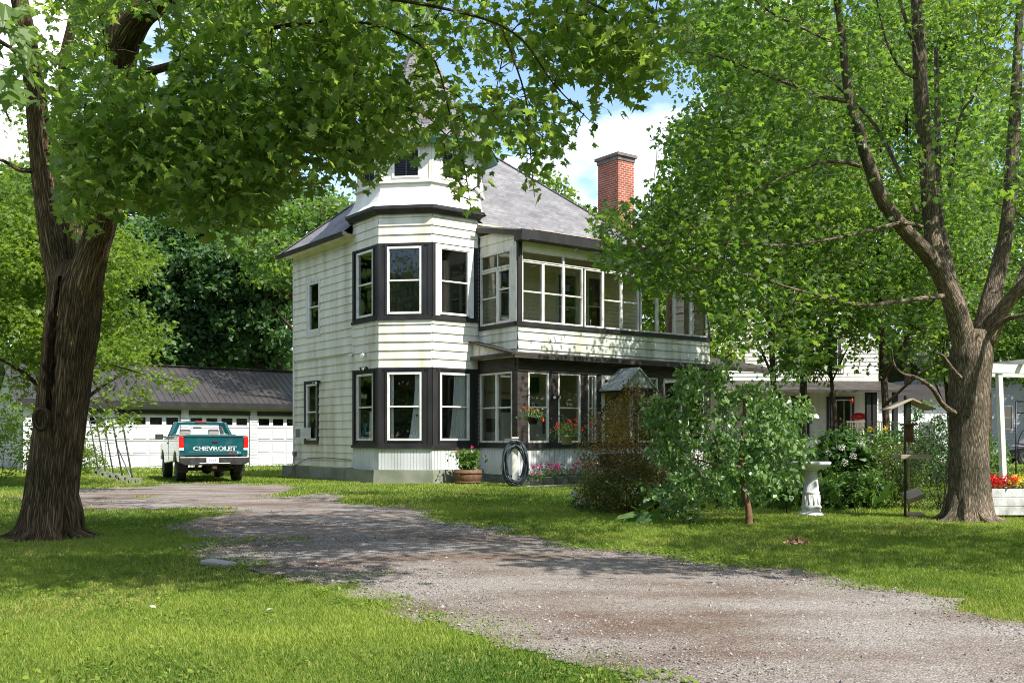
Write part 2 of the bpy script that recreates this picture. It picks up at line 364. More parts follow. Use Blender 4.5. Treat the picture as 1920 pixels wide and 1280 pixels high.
# gravel colours: grey gravel, brown-pink dirt tracks
def gravel_mat():
    m = bpy.data.materials.new('gravel'); m.use_nodes = True; t = m.node_tree; b = t.nodes['Principled BSDF']; L = t.links.new
    b.inputs['Roughness'].default_value = .95; b.inputs['Specular IOR Level'].default_value = .15
    tcn = N(t, 'ShaderNodeTexCoord')
    mpn = N(t, 'ShaderNodeMapping'); mpn.inputs['Rotation'].default_value = (0, 0, R(52)); mpn.inputs['Scale'].default_value = (.42, .95, 1)
    n1 = N(t, 'ShaderNodeTexNoise'); n1.inputs['Scale'].default_value = 1.3; n1.inputs['Detail'].default_value = 6
    r1 = N(t, 'ShaderNodeValToRGB'); r1.color_ramp.elements[0].position = .34; r1.color_ramp.elements[1].position = .62
    r1.color_ramp.elements[0].color = (.125, .090, .070, 1); r1.color_ramp.elements[1].color = (.228, .207, .190, 1)
    v = N(t, 'ShaderNodeTexVoronoi'); v.inputs['Scale'].default_value = 62; v.inputs['Randomness'].default_value = 1
    r2 = N(t, 'ShaderNodeValToRGB'); r2.color_ramp.elements[0].color = (.62, .60, .60, 1); r2.color_ramp.elements[1].color = (1.3, 1.3, 1.32, 1)
    sp = N(t, 'ShaderNodeSeparateColor')
    n3 = N(t, 'ShaderNodeTexNoise'); n3.inputs['Scale'].default_value = 190; n3.inputs['Detail'].default_value = 3
    mm = N(t, 'ShaderNodeMix', data_type='RGBA', blend_type='MULTIPLY'); mm.inputs[0].default_value = 1
    bp = N(t, 'ShaderNodeBump'); bp.inputs['Strength'].default_value = .9; bp.inputs['Distance'].default_value = .012; bp.invert = True
    L(tcn.outputs['Object'], mpn.inputs[0]); L(mpn.outputs[0], n1.inputs['Vector']); L(tcn.outputs['Object'], v.inputs['Vector']); L(tcn.outputs['Object'], n3.inputs['Vector'])
    L(n1.outputs['Fac'], r1.inputs[0]); L(v.outputs['Color'], sp.inputs[0]); L(sp.outputs[0], r2.inputs[0])
    L(r1.outputs[0], mm.inputs[6]); L(r2.outputs[0], mm.inputs[7]); L(mm.outputs[2], b.inputs['Base Color'])
    L(v.outputs['Distance'], bp.inputs['Height']); L(bp.outputs[0], b.inputs['Normal'])
    return m
M['gravel'] = gravel_mat()
idx = np.arange(XX.size).reshape(XX.shape); q = np.stack([idx[:-1, :-1][ins], idx[:-1, 1:][ins], idx[1:, 1:][ins], idx[1:, :-1][ins]], 1)
used, inv = np.unique(q, return_inverse=True); q = inv.reshape(q.shape)
zz = 0.008 + 0.012 * np.clip(FF, 0, 1) + (fbm(XX * 1.5, YY * 1.5, 8) - .5) * 0.012
V = np.stack([XX.ravel()[used], YY.ravel()[used], np.maximum(zz.ravel()[used], .006)], 1)
tag(np_mesh('driveway', V, [q], M['gravel'], smooth=True), kind='structure')
def field_at(x, y):
    i = np.clip(((x - GX0) / CS).round().astype(int), 0, len(gx) - 1); j = np.clip(((y - GY0) / CS).round().astype(int), 0, len(gy) - 1)
    f = FF[j, i]; return np.where((x < GX0) | (x > GX1) | (y < GY0) | (y > GY1), -1.0, f)
# loose stones
def scatter_view(n, y0, y1, margin=1.5):
    Y = np.sqrt(rng.uniform(y0 * y0, y1 * y1, n)); return rng.uniform(-1, 1, n) * (0.535 * Y + margin), Y
x, y = scatter_view(90000, 4.4, 15, .5); f = field_at(x, y)
k = (f > 0.0) & (rng.random(len(x)) < np.clip(.25 + fbm(x * .8, y * .8, 11), 0, 1)); x, y = x[k], y[k]
n = len(x); sz = np.minimum(rng.lognormal(math.log(.0075), .40, n), .024)
oc = np.array([[1, 0, 0], [-.5, .87, 0], [-.5, -.87, 0], [0.1, 0, .8], [0.2, 0.1, -.5], [.4, .6, .35]], float)
a = rng.uniform(0, 6.28, n); ca, sa = np.cos(a), np.sin(a); st = rng.uniform(.6, 1.3, (n, 3))
P = oc[None] * st[:, None, :] * sz[:, None, None]
P = np.stack([P[..., 0] * ca[:, None] - P[..., 1] * sa[:, None], P[..., 0] * sa[:, None] + P[..., 1] * ca[:, None], P[..., 2]], -1)
P += np.stack([x, y, np.full(n, .016)], 1)[:, None, :]
ff = np.array([[0, 5, 3], [5, 1, 3], [1, 2, 3], [2, 0, 3], [0, 4, 5], [5, 4, 1], [1, 4, 2], [2, 4, 0]])
Fi = (ff[None] + 6 * np.arange(n)[:, None, None]).reshape(-1, 3)
M['stone'] = mat('gravel_stones', (.24, .22, .21), None, .9); 
def tint_ramp(m, c0, c1):
    t = m.node_tree; b = t.nodes['Principled BSDF']; a_ = N(t, 'ShaderNodeAttribute', attribute_name='tint'); r_ = N(t, 'ShaderNodeValToRGB')
    r_.color_ramp.elements[0].color = (*c0, 1); r_.color_ramp.elements[1].color = (*c1, 1)
    t.links.new(a_.outputs['Fac'], r_.inputs[0]); t.links.new(r_.outputs[0], b.inputs['Base Color'])
tint_ramp(M['stone'], (.08, .066, .06), (.29, .275, .27))
tag(np_mesh('gravel', P.reshape(-1, 3), [Fi], M['stone'], np.repeat(rng.random(n), 6)), 'loose grey and brown stones lying over the gravel driveway', 'gravel', kind='stuff')
# grass blades
TREE_BASES = [((-6.05, 13.0), .55), ((7.25, 15.7), .50)]
def blades(n, y0, y1, h0, h1, w0, w1, two):
    x, y = scatter_view(n, y0, y1); f = field_at(x, y)
    prob = np.clip(.92 - (f + .10) * 1.9, 0, 1); prob = np.where(f > .42, np.where(fbm(x * 2.2, y * 2.2, 21) > .62, .10, .004), prob)
    thin = fbm(x * .9, y * .9, 33); prob *= np.clip(.55 + 1.2 * (thin - .25), .3, 1)
    for (cx, cy), r in TREE_BASES:
        d = np.hypot(x - cx, y - cy); prob = np.where(d < r * .8, 0, prob * np.clip((d - r * .7) / .5, .12, 1))
    k = rng.random(n) < prob; x, y, f = x[k], y[k], f[k]; n = len(x)
    patch = fbm(x * .55, y * .55, 41); fine = fbm(x * 3.5, y * 3.5, 51)
    h = rng.uniform(h0, h1, n) * (.65 + .8 * fine) * np.where(f > -.05, .8, 1); w = rng.uniform(w0, w1, n)
    a = rng.uniform(0, 6.283, n); ln = rng.uniform(.15, 1.0, n) * h; b = rng.uniform(0, 6.283, n)
    ux, uy = np.cos(a) * w / 2, np.sin(a) * w / 2; lx, ly = np.cos(b) * ln, np.sin(b) * ln
    z = np.zeros(n)
    tint = np.clip(.40 + 1.5 * (patch - .47) + .5 * (fine - .47) + rng.normal(0, .15, n), 0, .93); tint = np.where(rng.random(n) < .05 + .25 * (thin[k] < .36), rng.uniform(.94, 1, n), tint)
    if two:
        V = np.stack([np.stack([x - ux, y - uy, z], 1), np.stack([x + ux, y + uy, z], 1), np.stack([x + ux * .8 + lx * .35, y + uy * .8 + ly * .35, h * .6], 1), np.stack([x - ux * .8 + lx * .35, y - uy * .8 + ly * .35, h * .6], 1), np.stack([x + lx, y + ly, h], 1)], 1)
        i = 5 * np.arange(n)[:, None]; return V.reshape(-1, 3), [i + np.array([[0, 1, 2, 3]]), i + np.array([[3, 2, 4]])], np.repeat(tint, 5)
    V = np.stack([np.stack([x - ux, y - uy, z], 1), np.stack([x + ux, y + uy, z], 1), np.stack([x + lx, y + ly, h], 1)], 1)
    i = 3 * np.arange(n)[:, None]; return V.reshape(-1, 3), [i + np.array([[0, 1, 2]])], np.repeat(tint, 3)
M['grass'] = leaf_mat('grass_blades', (.060, .125, .016), (.26, .325, .055), (1.5, 1.6, .8), .38, .6, .22)
for nd_ in M['grass'].node_tree.nodes:
    if nd_.type == 'VALTORGB': nd_.color_ramp.elements[1].position = .92; e_ = nd_.color_ramp.elements.new(1.0); e_.color = (.38, .31, .13, 1)
parts = [blades(420000, 4.3, 9.5, .016, .044, .0035, .0075, True), blades(380000, 9.5, 17, .02, .05, .007, .013, False), blades(280000, 17, 34, .03, .065, .016, .03, False), blades(120000, 34, 62, .06, .10, .04, .07, False)]
Vs, Fs, Ts, off = [], [], [], 0
for V, Fl, T in parts:
    Vs.append(V); Ts.append(T); Fs += [a + off for a in Fl]; off += len(V)
tag(np_mesh('grass', np.concatenate(Vs), Fs, M['grass'], np.concatenate(Ts)), 'short mown green lawn grass around the gravel driveway', 'grass', kind='stuff')
# clover and broad-leaved weeds along the driveway edge
x, y = scatter_view(170000, 4.4, 16, .3); f = field_at(x, y); k = (f < .3) & (fbm(x * 1.7, y * 1.7, 61) > np.where(f > -.4, .53, .55)) & (rng.random(len(x)) < np.where(f > -.4, .8, .22)); x, y = x[k], y[k]; n = len(x)
a = rng.uniform(0, 6.28, n); s = rng.uniform(.008, .018, n); h = rng.uniform(.012, .045, n); tl = rng.normal(0, .35, (n, 2))
T6 = np.array([[0, -1], [.75, -.2], [.55, .7], [0, 1], [-.55, .7], [-.75, -.2]])
px_ = (T6[None, :, 0] * np.cos(a)[:, None] - T6[None, :, 1] * np.sin(a)[:, None]) * s[:, None]; py_ = (T6[None, :, 0] * np.sin(a)[:, None] + T6[None, :, 1] * np.cos(a)[:, None]) * s[:, None]
V = np.stack([x[:, None] + px_, y[:, None] + py_, h[:, None] + px_ * tl[:, :1] + py_ * tl[:, 1:]], -1).reshape(-1, 3)
tag(np_mesh('clover', V, [np.arange(6 * n).reshape(n, 6)], M['grass'], np.repeat(rng.uniform(0, .7, n), 6)), 'low clover and plantain weeds in the lawn and along the ragged driveway edge', 'clover', kind='stuff')
# ------------------------------------------------------------------ the house
TH = R(36.5); HO = Vector((-3.20, 27.85, 0))
UU = Vector((math.cos(TH), math.sin(TH), 0)); VV = Vector((-math.sin(TH), math.cos(TH), 0))
def H(a, b, z=0): return HO + UU * a + VV * b + Vector((0, 0, z))
house = empty('house', HO, TH, 'old two storey white clapboard house with corner turret, sun porches and dark trim', 'house')
class Face:
    """vertical face from p to q (local xy); outward normal is to the right of p->q"""
    def __init__(s, p, q):
        s.p = Vector((p[0], p[1], 0)); d = Vector((q[0] - p[0], q[1] - p[1], 0)); s.L = d.length; s.d = d.normalized(); s.n = Vector((s.d.y, -s.d.x, 0))
    def P(s, t, z, n=0): return s.p + s.d * t + s.n * n + Vector((0, 0, z))
    def box(s, mb, t0, t1, n0, n1, z0, z1):
        Mx = Matrix(((s.d.x, s.n.x, 0, s.p.x), (s.d.y, s.n.y, 0, s.p.y), (0, 0, 1, 0), (0, 0, 0, 1)))
        mb.box(t0, t1, n0, n1, z0, z1, Mx)
def wall(mb, fc, z0, z1, ops=(), style='clap', ex=.25, t0=0, t1=None, n0=0.0, zbase=None):
    t1 = fc.L if t1 is None else t1; zbase = z0 if zbase is None else zbase
    if style == 'bead':
        t = t0
        while t < t1 - 1e-4:
            e = min(t + .095, t1)
            mb.poly([fc.P(t, z0, n0), fc.P(e - .012, z0, n0), fc.P(e - .012, z1, n0), fc.P(t, z1, n0)])
            mb.poly([fc.P(e - .012, z0, n0 - .012), fc.P(e, z0, n0 - .012), fc.P(e, z1, n0 - .012), fc.P(e - .012, z1, n0 - .012)])
            mb.poly([fc.P(e - .012, z0, n0), fc.P(e - .012, z0, n0 - .012), fc.P(e - .012, z1, n0 - .012), fc.P(e - .012, z1, n0)])
            mb.poly([fc.P(e, z0, n0 - .012), fc.P(e, z0, n0), fc.P(e, z1, n0), fc.P(e, z1, n0 - .012)])
            t = e
        return
    zs = {z0, z1}
    if style == 'clap':
        k = math.floor((z0 - zbase) / ex)
        while zbase + k * ex < z1:
            if zbase + k * ex > z0: zs.add(zbase + k * ex)
            k += 1
    for o in ops:
        for z in o[2:4]:
            if z0 < z < z1: zs.add(z)
    zs = sorted(zs)
    for i in range(len(zs) - 1):
        a, b = zs[i], zs[i + 1]; mid = (a + b) / 2; cut = sorted((o[0], o[1]) for o in ops if o[2] < mid < o[3])
        if style == 'clap':
            base = zbase + math.floor((mid - zbase) / ex) * ex
            na = n0 + .030 * (1 - (a - base) / ex); nb = n0 + .030 * (1 - (b - base) / ex)
        else: na = nb = n0
        t = t0; segs = []
        for c0, c1 in cut:
            if c0 > t: segs.append((t, c0))
            t = max(t, c1)
        if t < t1: segs.append((t, t1))
        if style == 'clap' and t1 - t0 > 1.9:      # butt joints between board lengths, each board a hair proud or shy
            sg2 = []; kk = int(round((mid - zbase) / ex * 97)) + int(t1 * 31)
            rj = random.Random(int(math.floor((mid - zbase) / ex)) * 131 + int(t1 * 100)); jt = []; tj = rj.uniform(.6, 3.0)
            while tj < t1: jt.append(tj); tj += rj.uniform(1.8, 3.6)
            for s0, s1 in segs:
                c_ = s0
                for tj in jt:
                    if c_ + .05 < tj < s1 - .05: sg2.append((c_, tj - .003)); c_ = tj + .003
                sg2.append((c_, s1))
            segs = sg2; dj = rj.uniform(-.004, .004)
            na += dj; nb += dj
        for s0, s1 in segs:
            mb.poly([fc.P(s0, a, na), fc.P(s1, a, na), fc.P(s1, b, nb), fc.P(s0, b, nb)])
            if style == 'clap' and abs(a - base) < 1e-6: mb.poly([fc.P(s0, a, n0 - .002), fc.P(s1, a, n0 - .002), fc.P(s1, a, na), fc.P(s0, a, na)])
def window(fc, t0, t1, z0, z1, parent, fm, gm=None, rail=.5, fw=.055, n=0.0, muntin=(), dep=.09, name='window', depth_glass=.03):
    """frame of one window with its pane; rail = height share of the meeting rail, muntin = extra vertical bars"""
    b = MB()
    fc.box(b, t0, t0 + fw, n - dep, n + .03, z0, z1); fc.box(b, t1 - fw, t1, n - dep, n + .03, z0, z1)
    fc.box(b, t0 + fw, t1 - fw, n - dep, n + .028, z1 - fw, z1); fc.box(b, t0 + fw, t1 - fw, n - dep, n + .045, z0, z0 + fw)
    if rail:
        zr = z0 + (z1 - z0) * rail; fc.box(b, t0 + fw, t1 - fw, n - dep * .8, n + .012, zr - .022, zr + .022)
    for mfrac in muntin:
        tm = t0 + (t1 - t0) * mfrac; fc.box(b, tm - .014, tm + .014, n - dep * .7, n - .002, z0 + fw, z1 - fw)
    o = b.build(name, fm, parent, bevel=.004)
    p = MB(); y = n - depth_glass
    p.poly([fc.P(t0 + fw * .5, z0 + fw * .5, y), fc.P(t1 - fw * .5, z0 + fw * .5, y), fc.P(t1 - fw * .5, z1 - fw * .5, y), fc.P(t0 + fw * .5, z1 - fw * .5, y)])
    p.build('pane', gm or M['glass'], o)
    return o
OC = Vector((1.871, 1.871, 0)); RC = 2.025
def ov(k, r=RC, z=0): a = R(22.5 + 45 * k); return Vector((OC.x + r * math.cos(a), OC.y + r * math.sin(a), z))
def oring(r, z): return [ov(k, r, z) for k in range(8)]
TF = [Face(ov(k, RC + .05), ov(k + 1, RC + .05)) for k in range(8)]
WL, FL, DP, AL = 7.0, 1.871, 7.34, 9.2      # depth of the left wall, ..., length of the main wall
# left wall (a = 0), seen receding to the left
fl = Face((0, DP - .3), (0, 2.6)); LL = fl.L
def lb(b): return DP - .3 - b
wl = MB(); lops = [(lb(5.98), lb(4.96), 4.62, 6.50), (lb(6.14), lb(5.14), 1.12, 3.19)]
wall(wl, fl, .42, 3.92, lops, zbase=.42 - .05); wall(wl, fl, 3.92, 7.42, lops, n0=.035, zbase=3.92)
fbk = Face((AL, DP - .3), (0, DP - .3)); wall(wl, fbk, .4, 7.4)
wl.build('wall', M['siding'], house)
tr = MB(); fl.box(tr, 0, LL, .002, .05, 7.22, 7.44); tr.build('frieze_board', M['cream'], house)
cb = MB(); fl.box(cb, -.02, .07, -.02, .055, .42, 7.3); cb.build('corner_board', M['white'], house)
for (o, up) in zip(lops, (True, False)):
    t0, t1, z0, z1 = o; b = MB()
    for a_ in ((t0 - .02, t0 + .12, z0, z1), (t1 - .07, t1 + .03, z0, z1), (t0 + .12, t1 - .07, z1 - .10, z1), (t0 + .12, t1 - .07, z0, z0 + (.18 if up else .13))): fl.box(b, a_[0], a_[1], -.06, .065, a_[2], a_[3])
    b.build('window_casing', M['peel'] if up else M['dark'], house, bevel=.004)
    window(fl, t0 + .12, t1 - .07, z0 + (.18 if up else .13), z1 - .10, house, M['white'], rail=.5, n=.02, fw=.06)
# right wall behind the porches (b = 0), and beyond
fr = Face((2.62, 0), (AL, 0)); wr = MB()
rops = [(.75, 1.75, 4.95, 6.55), (3.1, 4.0, 4.4, 6.6), (4.35, 5.1, 4.6, 6.6), (1.0, 1.9, 1.3, 3.1), (4.2, 5.1, 1.0, 3.1)]
wall(wr, fr, .3, 7.5, rops, ex=.125); wr.build('wall', M['cream'], house)
for o in rops: window(fr, *o[:2], o[2], o[3], house, M['white'], rail=.5, muntin=(.5,) if o[0] < 2 else (), fw=.09)
fe = Face((AL, 0), (AL, DP - .3)); we = MB(); wall(we, fe, .3, 7.5); we.build('wall', M['siding'], house)
# inside: floors, partitions, ceilings
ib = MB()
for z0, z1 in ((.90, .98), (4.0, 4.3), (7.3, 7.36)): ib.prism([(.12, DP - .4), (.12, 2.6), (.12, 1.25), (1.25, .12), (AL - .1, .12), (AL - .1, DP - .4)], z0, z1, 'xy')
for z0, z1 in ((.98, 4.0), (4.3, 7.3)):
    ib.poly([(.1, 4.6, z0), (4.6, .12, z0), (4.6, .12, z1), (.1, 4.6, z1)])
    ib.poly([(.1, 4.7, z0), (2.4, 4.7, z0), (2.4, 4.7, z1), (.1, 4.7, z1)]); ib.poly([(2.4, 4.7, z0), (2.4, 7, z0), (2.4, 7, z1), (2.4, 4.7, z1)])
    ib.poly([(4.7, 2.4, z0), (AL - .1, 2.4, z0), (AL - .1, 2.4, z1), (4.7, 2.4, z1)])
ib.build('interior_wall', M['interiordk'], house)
# foundation
fd = MB()
fo = [Vector((x, y, 0)) for x, y in ((-.12, DP - .2), (-.12, 2.9))]
fd.box(-.16, .1, 2.7, DP - .05, 0, .40); fd.box(-.30, -.1, DP - .75, DP + .05, 0, .40)
fd.build('foundation', M['conc'], house, bevel=.02); fd = MB()
fd.box(2.6, AL, -.05, .1, 0, .3)
fd.build('foundation', M['conc'], house, bevel=.02)
fd = MB(); r0, r1 = oring(RC + .30, 0), oring(RC + .27, .40)
ks = [2, 3, 4, 5, 6]
for k in ks: fd.poly([r0[k], r0[k + 1], r1[k + 1], r1[k]])
fd.poly([r1[k] for k in ks + [7]] + [OC + Vector((0, 0, .40))])
fd.build('turret_foundation', M['conc'], house)
# turret zones
vis = (3, 4, 5); LT = TF[4].L
tb = MB()
for k in (2,) + vis + (6,): wall(tb, TF[k], .40, 1.02, style='bead')
tb.build('turret_skirting', M['bead'], house)
for z0, z1 in ((3.36, 4.74), (6.96, 7.86)):
    tw = MB()
    for k in (2,) + vis + (6,): wall(tw, TF[k], z0, z1, ex=.25)
    tw.build('turret_wall', M['siding'], house)
for z0, z1, op in ((1.10, 3.36, (.26, 1.29, 1.24, 3.22)), (4.82, 6.96, (.255, 1.285, 4.90, 6.86))):
    tp = MB()
    for k in (2,) + vis + (6,):
        fc = TF[k]
        if k in (2, 6): wall(tp, fc, z0, z1, (), 'flat', n0=.01); continue
        wall(tp, fc, z0, z1, [op], 'flat', n0=.01)
        # raised stiles and rails round the opening
        for t0, t1, za, zb in ((0.0, .12, z0, z1), (fc.L - .12, fc.L, z0, z1), (op[0] - .06, op[0], z0 + .07, z1 - .07), (op[1], op[1] + .06, z0 + .07, z1 - .07)): fc.box(tp, t0, t1, .0, .035, za, zb)
        fc.box(tp, .12, fc.L - .12, 0, .03, z1 - .07, z1); fc.box(tp, .12, fc.L - .12, 0, .03, z0, z0 + .06)
    tp.build('turret_panel', M['dark'], house)
for z0, z1, rr in ((1.02, 1.10, .12), (4.74, 4.82, .12)):
    tsill = MB(); a0, a1, b0, b1 = oring(RC + rr, z0), oring(RC + rr, z1), oring(RC + .02, z0), oring(RC + .02, z1)
    for k in (2, 3, 4, 5, 6):
        if k == 6 : continue
        tsill.poly([a0[k], a0[k + 1], a1[k + 1], a1[k]]); tsill.poly([a1[k], a1[k + 1], b1[k + 1], b1[k]]); tsill.poly([b0[k], b0[k + 1], a0[k + 1], a0[k]])
    tsill.build('turret_sill', M['dark'], house)
for k in vis:
    fc = TF[k]
    if k == 5:   # white casing on the porch side upstairs
        b = MB()
        for t0, t1, z0, z1 in ((.10, .255, 4.86, 6.93), (1.285, 1.43, 4.86, 6.93), (.255, 1.285, 6.82, 6.93)): fc.box(b, t0, t1, .0, .042, z0, z1)
        b.build('window_casing', M['white'], house, bevel=.004)
    window(fc, .255, 1.285, 4.90, 6.86, house, M['white'], M['glassdark'] if k == 4 else M['glass'], rail=.5, fw=.065)
    window(fc, .26, 1.29, 1.24, 3.22, house, M['peel'] if k == 3 else M['white'], rail=.5, fw=.065)
# window blinds upstairs in the turret, curtains downstairs
def curtain(fc, t0, t1, z0, z1, n, pinch=0.0, name='curtain', matl=None):
    m_ = 26; rows = []
    for i in range(9):
        z = z0 + (z1 - z0) * i / 8; f = (1 - i / 8)
        ta = t0 + (t1 - t0) * pinch * (0 if f > .93 else math.sin(min(1, (i / 8 + .05)) * math.pi * .5)); rows.append([fc.P(ta + (t1 - ta) * j / m_, z, n + .022 * math.sin(j * 1.5 + i * .13)) for j in range(m_ + 1)])
    b = MB(); b.grid(rows); return b.build(name, matl or M['curtain'], house)
curtain(TF[4], .84, 1.32, 1.2, 3.25, -.14, .45); curtain(TF[5], .66, 1.24, 1.2, 3.25, -.14, .3); curtain(TF[3], .75, 1.25, 1.2, 2.1, -.12, .2); curtain(TF[4], .22, .42, 1.2, 3.25, -.14, 0)
M['blind'] = mat('grey_blind', (.36, .34, .33), (.28, .265, .255), .9, 4)
M['brownblind'] = mat('brown_blind', (.34, .24, .19), (.27, .19, .15), .9, 4)
curtain(TF[4], .22, 1.3, 4.95, 6.85, -.08, 0, 'blind', M['blind']); curtain(TF[5], .2, .62, 4.95, 6.5, -.10, 0, 'blind', M['brownblind'])
# turret eave, flared skirt, lantern, spire
def ring_strip(mb, prof, ks=range(8), smooth=False):
    rs = [oring(r, z) for r, z in prof]
    for i in range(len(rs) - 1):
        for k in ks:
            k2 = (k + 1) % 8; mb.poly([rs[i][k], rs[i][k2], rs[i + 1][k2], rs[i + 1][k]])
g_ = MB(); ring_strip(g_, [(RC + .04, 7.80), (RC + .17, 7.80), (RC + .24, 7.90), (RC + .29, 7.92), (RC + .29, 8.01), (RC + .2, 8.03)], ks=(2, 3, 4, 5)); g_.build('turret_gutter', M['dark'], house)
s_ = MB(); ring_strip(s_, [(RC + .27, 8.015), (RC + .13, 8.17), (RC + .04, 8.34), (RC - .03, 8.52), (RC - .05, 8.72)]); s_.build('turret_flare', M['flare'], house)
s_ = MB(); ring_strip(s_, [(RC - .06, 8.72), (RC + .03, 8.72), (RC + .03, 8.80), (RC - .06, 8.82)]); s_.build('lantern_sill', M['flare'], house)
RL = RC - .08; LF = [Face(ov(k, RL), ov(k + 1, RL)) for k in range(8)]; lw = MB()
for k in range(8): wall(lw, LF[k], 8.80, 10.0, [(.36, 1.13, 8.90, 9.72)], 'flat')
for k in range(8):
    for t0, t1 in ((0, .07), (LF[k].L - .07, LF[k].L)): LF[k].box(lw, t0, t1, 0, .022, 8.82, 9.98)
lw.build('lantern_wall', M['flare'], house)
for k in (2, 3, 4, 5, 6, 7):
    b = MB(); fc = LF[k]
    for t0, t1, z0, z1 in ((.32, .39, 8.88, 9.75), (1.10, 1.17, 8.88, 9.75), (.39, 1.10, 9.68, 9.75), (.39, 1.10, 8.88, 8.93)): fc.box(b, t0, t1, -.05, .03, z0, z1)
    fo_ = b.build('louver_frame', M['white'], house); b = MB()
    fc.box(b, .72, .77, -.05, -.005, 8.93, 9.68)
    for i in range(15):
        z = 8.95 + i * .049
        b.poly([fc.P(.39, z, -.015), fc.P(1.10, z, -.015), fc.P(1.10, z + .042, -.06), fc.P(.39, z + .042, -.06)]); b.poly([fc.P(.39, z - .008, -.015), fc.P(1.10, z - .008, -.015), fc.P(1.10, z, -.015), fc.P(.39, z, -.015)])
    fc.box(b, .37, 1.12, -.09, -.075, 8.9, 9.7)
    b.build('louvers', M['louver'], fo_)
e_ = MB(); ring_strip(e_, [(RL + .01, 9.84), (RL + .30, 9.80), (RL + .48, 9.90), (RL + .50, 10.02)]); e_.build('lantern_soffit', M['green'], house)
sp = MB(); ring_strip(sp, [(RL + .53, 10.0), (RL + .50, 10.05), (1.82, 10.45), (1.42, 11.1), (1.0, 12.0), (.52, 12.95), (.02, 14.1)]); sp.build('turret_roof', M['shingle2'], house)
# main hip roof
EZ = 7.52; ov_ = .40; RZ = 11.15
c00, c0b, ca0, cab = (-ov_, -ov_, EZ), (-ov_, DP - .3 + ov_, EZ), (AL + ov_, -ov_, EZ + .12), (AL + ov_, DP - .3 + ov_, EZ + .1)
r1_, r2_ = (3.75, 3.5, RZ), (5.45, 3.5, RZ)
zr = lambda x: EZ + (RZ - EZ) / (3.75 + ov_) * (x + ov_)
rf = MB(); rf.poly([c0b, (-ov_, 2.7, EZ), (0, 2.6, zr(0)), (1.2, 1.14, zr(1.2)), r1_]); rf.poly([(2.75, -ov_, EZ + .05), ca0, r2_, r1_, (1.2, 1.14, zr(1.2)), (2.6, 0, zr(0) + .03)]); rf.poly([ca0, cab, r2_]); rf.poly([cab, c0b, r1_, r2_])
ro = rf.build('roof', M['shingle'], house)
b = MB()
for a_, c_ in (((1.2, 1.14, zr(1.2)), r1_), (ca0, r2_), (cab, r2_), (c0b, r1_), (r1_, r2_)): b.bar(Vector(a_) + Vector((0, 0, .01)), Vector(c_) + Vector((0, 0, .01)), .16, .03)
b.build('ridge_cap', M['shingle2'], ro)
so_ = MB(); so_.poly([(-ov_, 2.5, EZ - .03), (-ov_, DP + .1, EZ - .03), (0, DP + .1, EZ - .09), (0, 2.5, EZ - .09)]); so_.build('soffit', M['siding'], ro); so_ = MB(); so_.poly([(2.6, -ov_, EZ - .03), (AL + ov_, -ov_, EZ + .05), (AL + ov_, 0, EZ - .05), (2.6, 0, EZ - .05)])
so_.build('soffit', M['siding'], ro)
gt = MB(); gt.prism([(-ov_ - .13, EZ - .02), (-ov_ - .10, EZ - .13), (-ov_ + .0, EZ - .13), (-ov_ + .02, EZ - .02)], 2.45, DP + .1, 'xz')
gt.build('gutter', M['darkwood'], ro)
# chimney
ch = MB(); ch.box(9.25, 10.0, .95, 2.0, 0, 10.95); co_ = ch.build('chimney', M['brick'], house)
ch = MB(); ch.box(9.16, 10.09, .86, 2.09, 11.09, 11.19); ch.box(9.22, 10.03, .92, 2.03, 10.95, 11.09); ch.build('chimney_cap', M['soot'], co_)
# ------------------------------------------------------------------ two storey sun porch
PA, PB, PL = 2.75, -1.95, 7.9
fp = Face((PA, PB), (PA + PL, PB)); fs = Face((PA, 0.02), (PA, PB)); fq = Face((PA + PL, PB), (PA + PL, 0))
pf = MB(); pf.box(PA + .02, PA + PL - .02, PB + .03, 0, .86, .95); pf.box(PA + .02, PA + PL - .02, PB + .03, 0, 4.28, 4.40); pf.build('porch_floor', M['porchfloor'], house)
pc = MB(); pc.box(PA + .05, PA + PL - .05, PB + .05, 0, 3.72, 3.76); pc.poly([(PA, PB, 6.86), (PA + PL, PB, 6.86), (PA + PL, 0, 7.2), (PA, 0, 7.2)]); pc.build('porch_ceiling', M['cream'], house)
pw = MB(); wall(pw, fp, 3.62, 4.50, zbase=3.60); wall(pw, fs, 3.62, 4.50, zbase=3.60); wall(pw, fq, 3.62, 4.5, zbase=3.6); pw.build('porch_parapet', M['siding_old'], house)
pk = MB(); wall(pk, fp, .26, 1.03, style='bead'); wall(pk, fs, .26, 1.03, style='bead'); wall(pk, fq, .26, 1.03, style='bead'); pk.build('porch_skirting', M['bead'], house)
for z0, z1 in ((4.50, 4.62), (1.03, 1.18)):
    for f_, a_, c_ in ((fp, -.06, PL + .06), (fs, .1, 1.97), (fq, 0, 1.9)): ps = MB(); f_.box(ps, a_, c_, -.1, .06, z0, z1); ps.build('porch_sill', M['dark'], house)
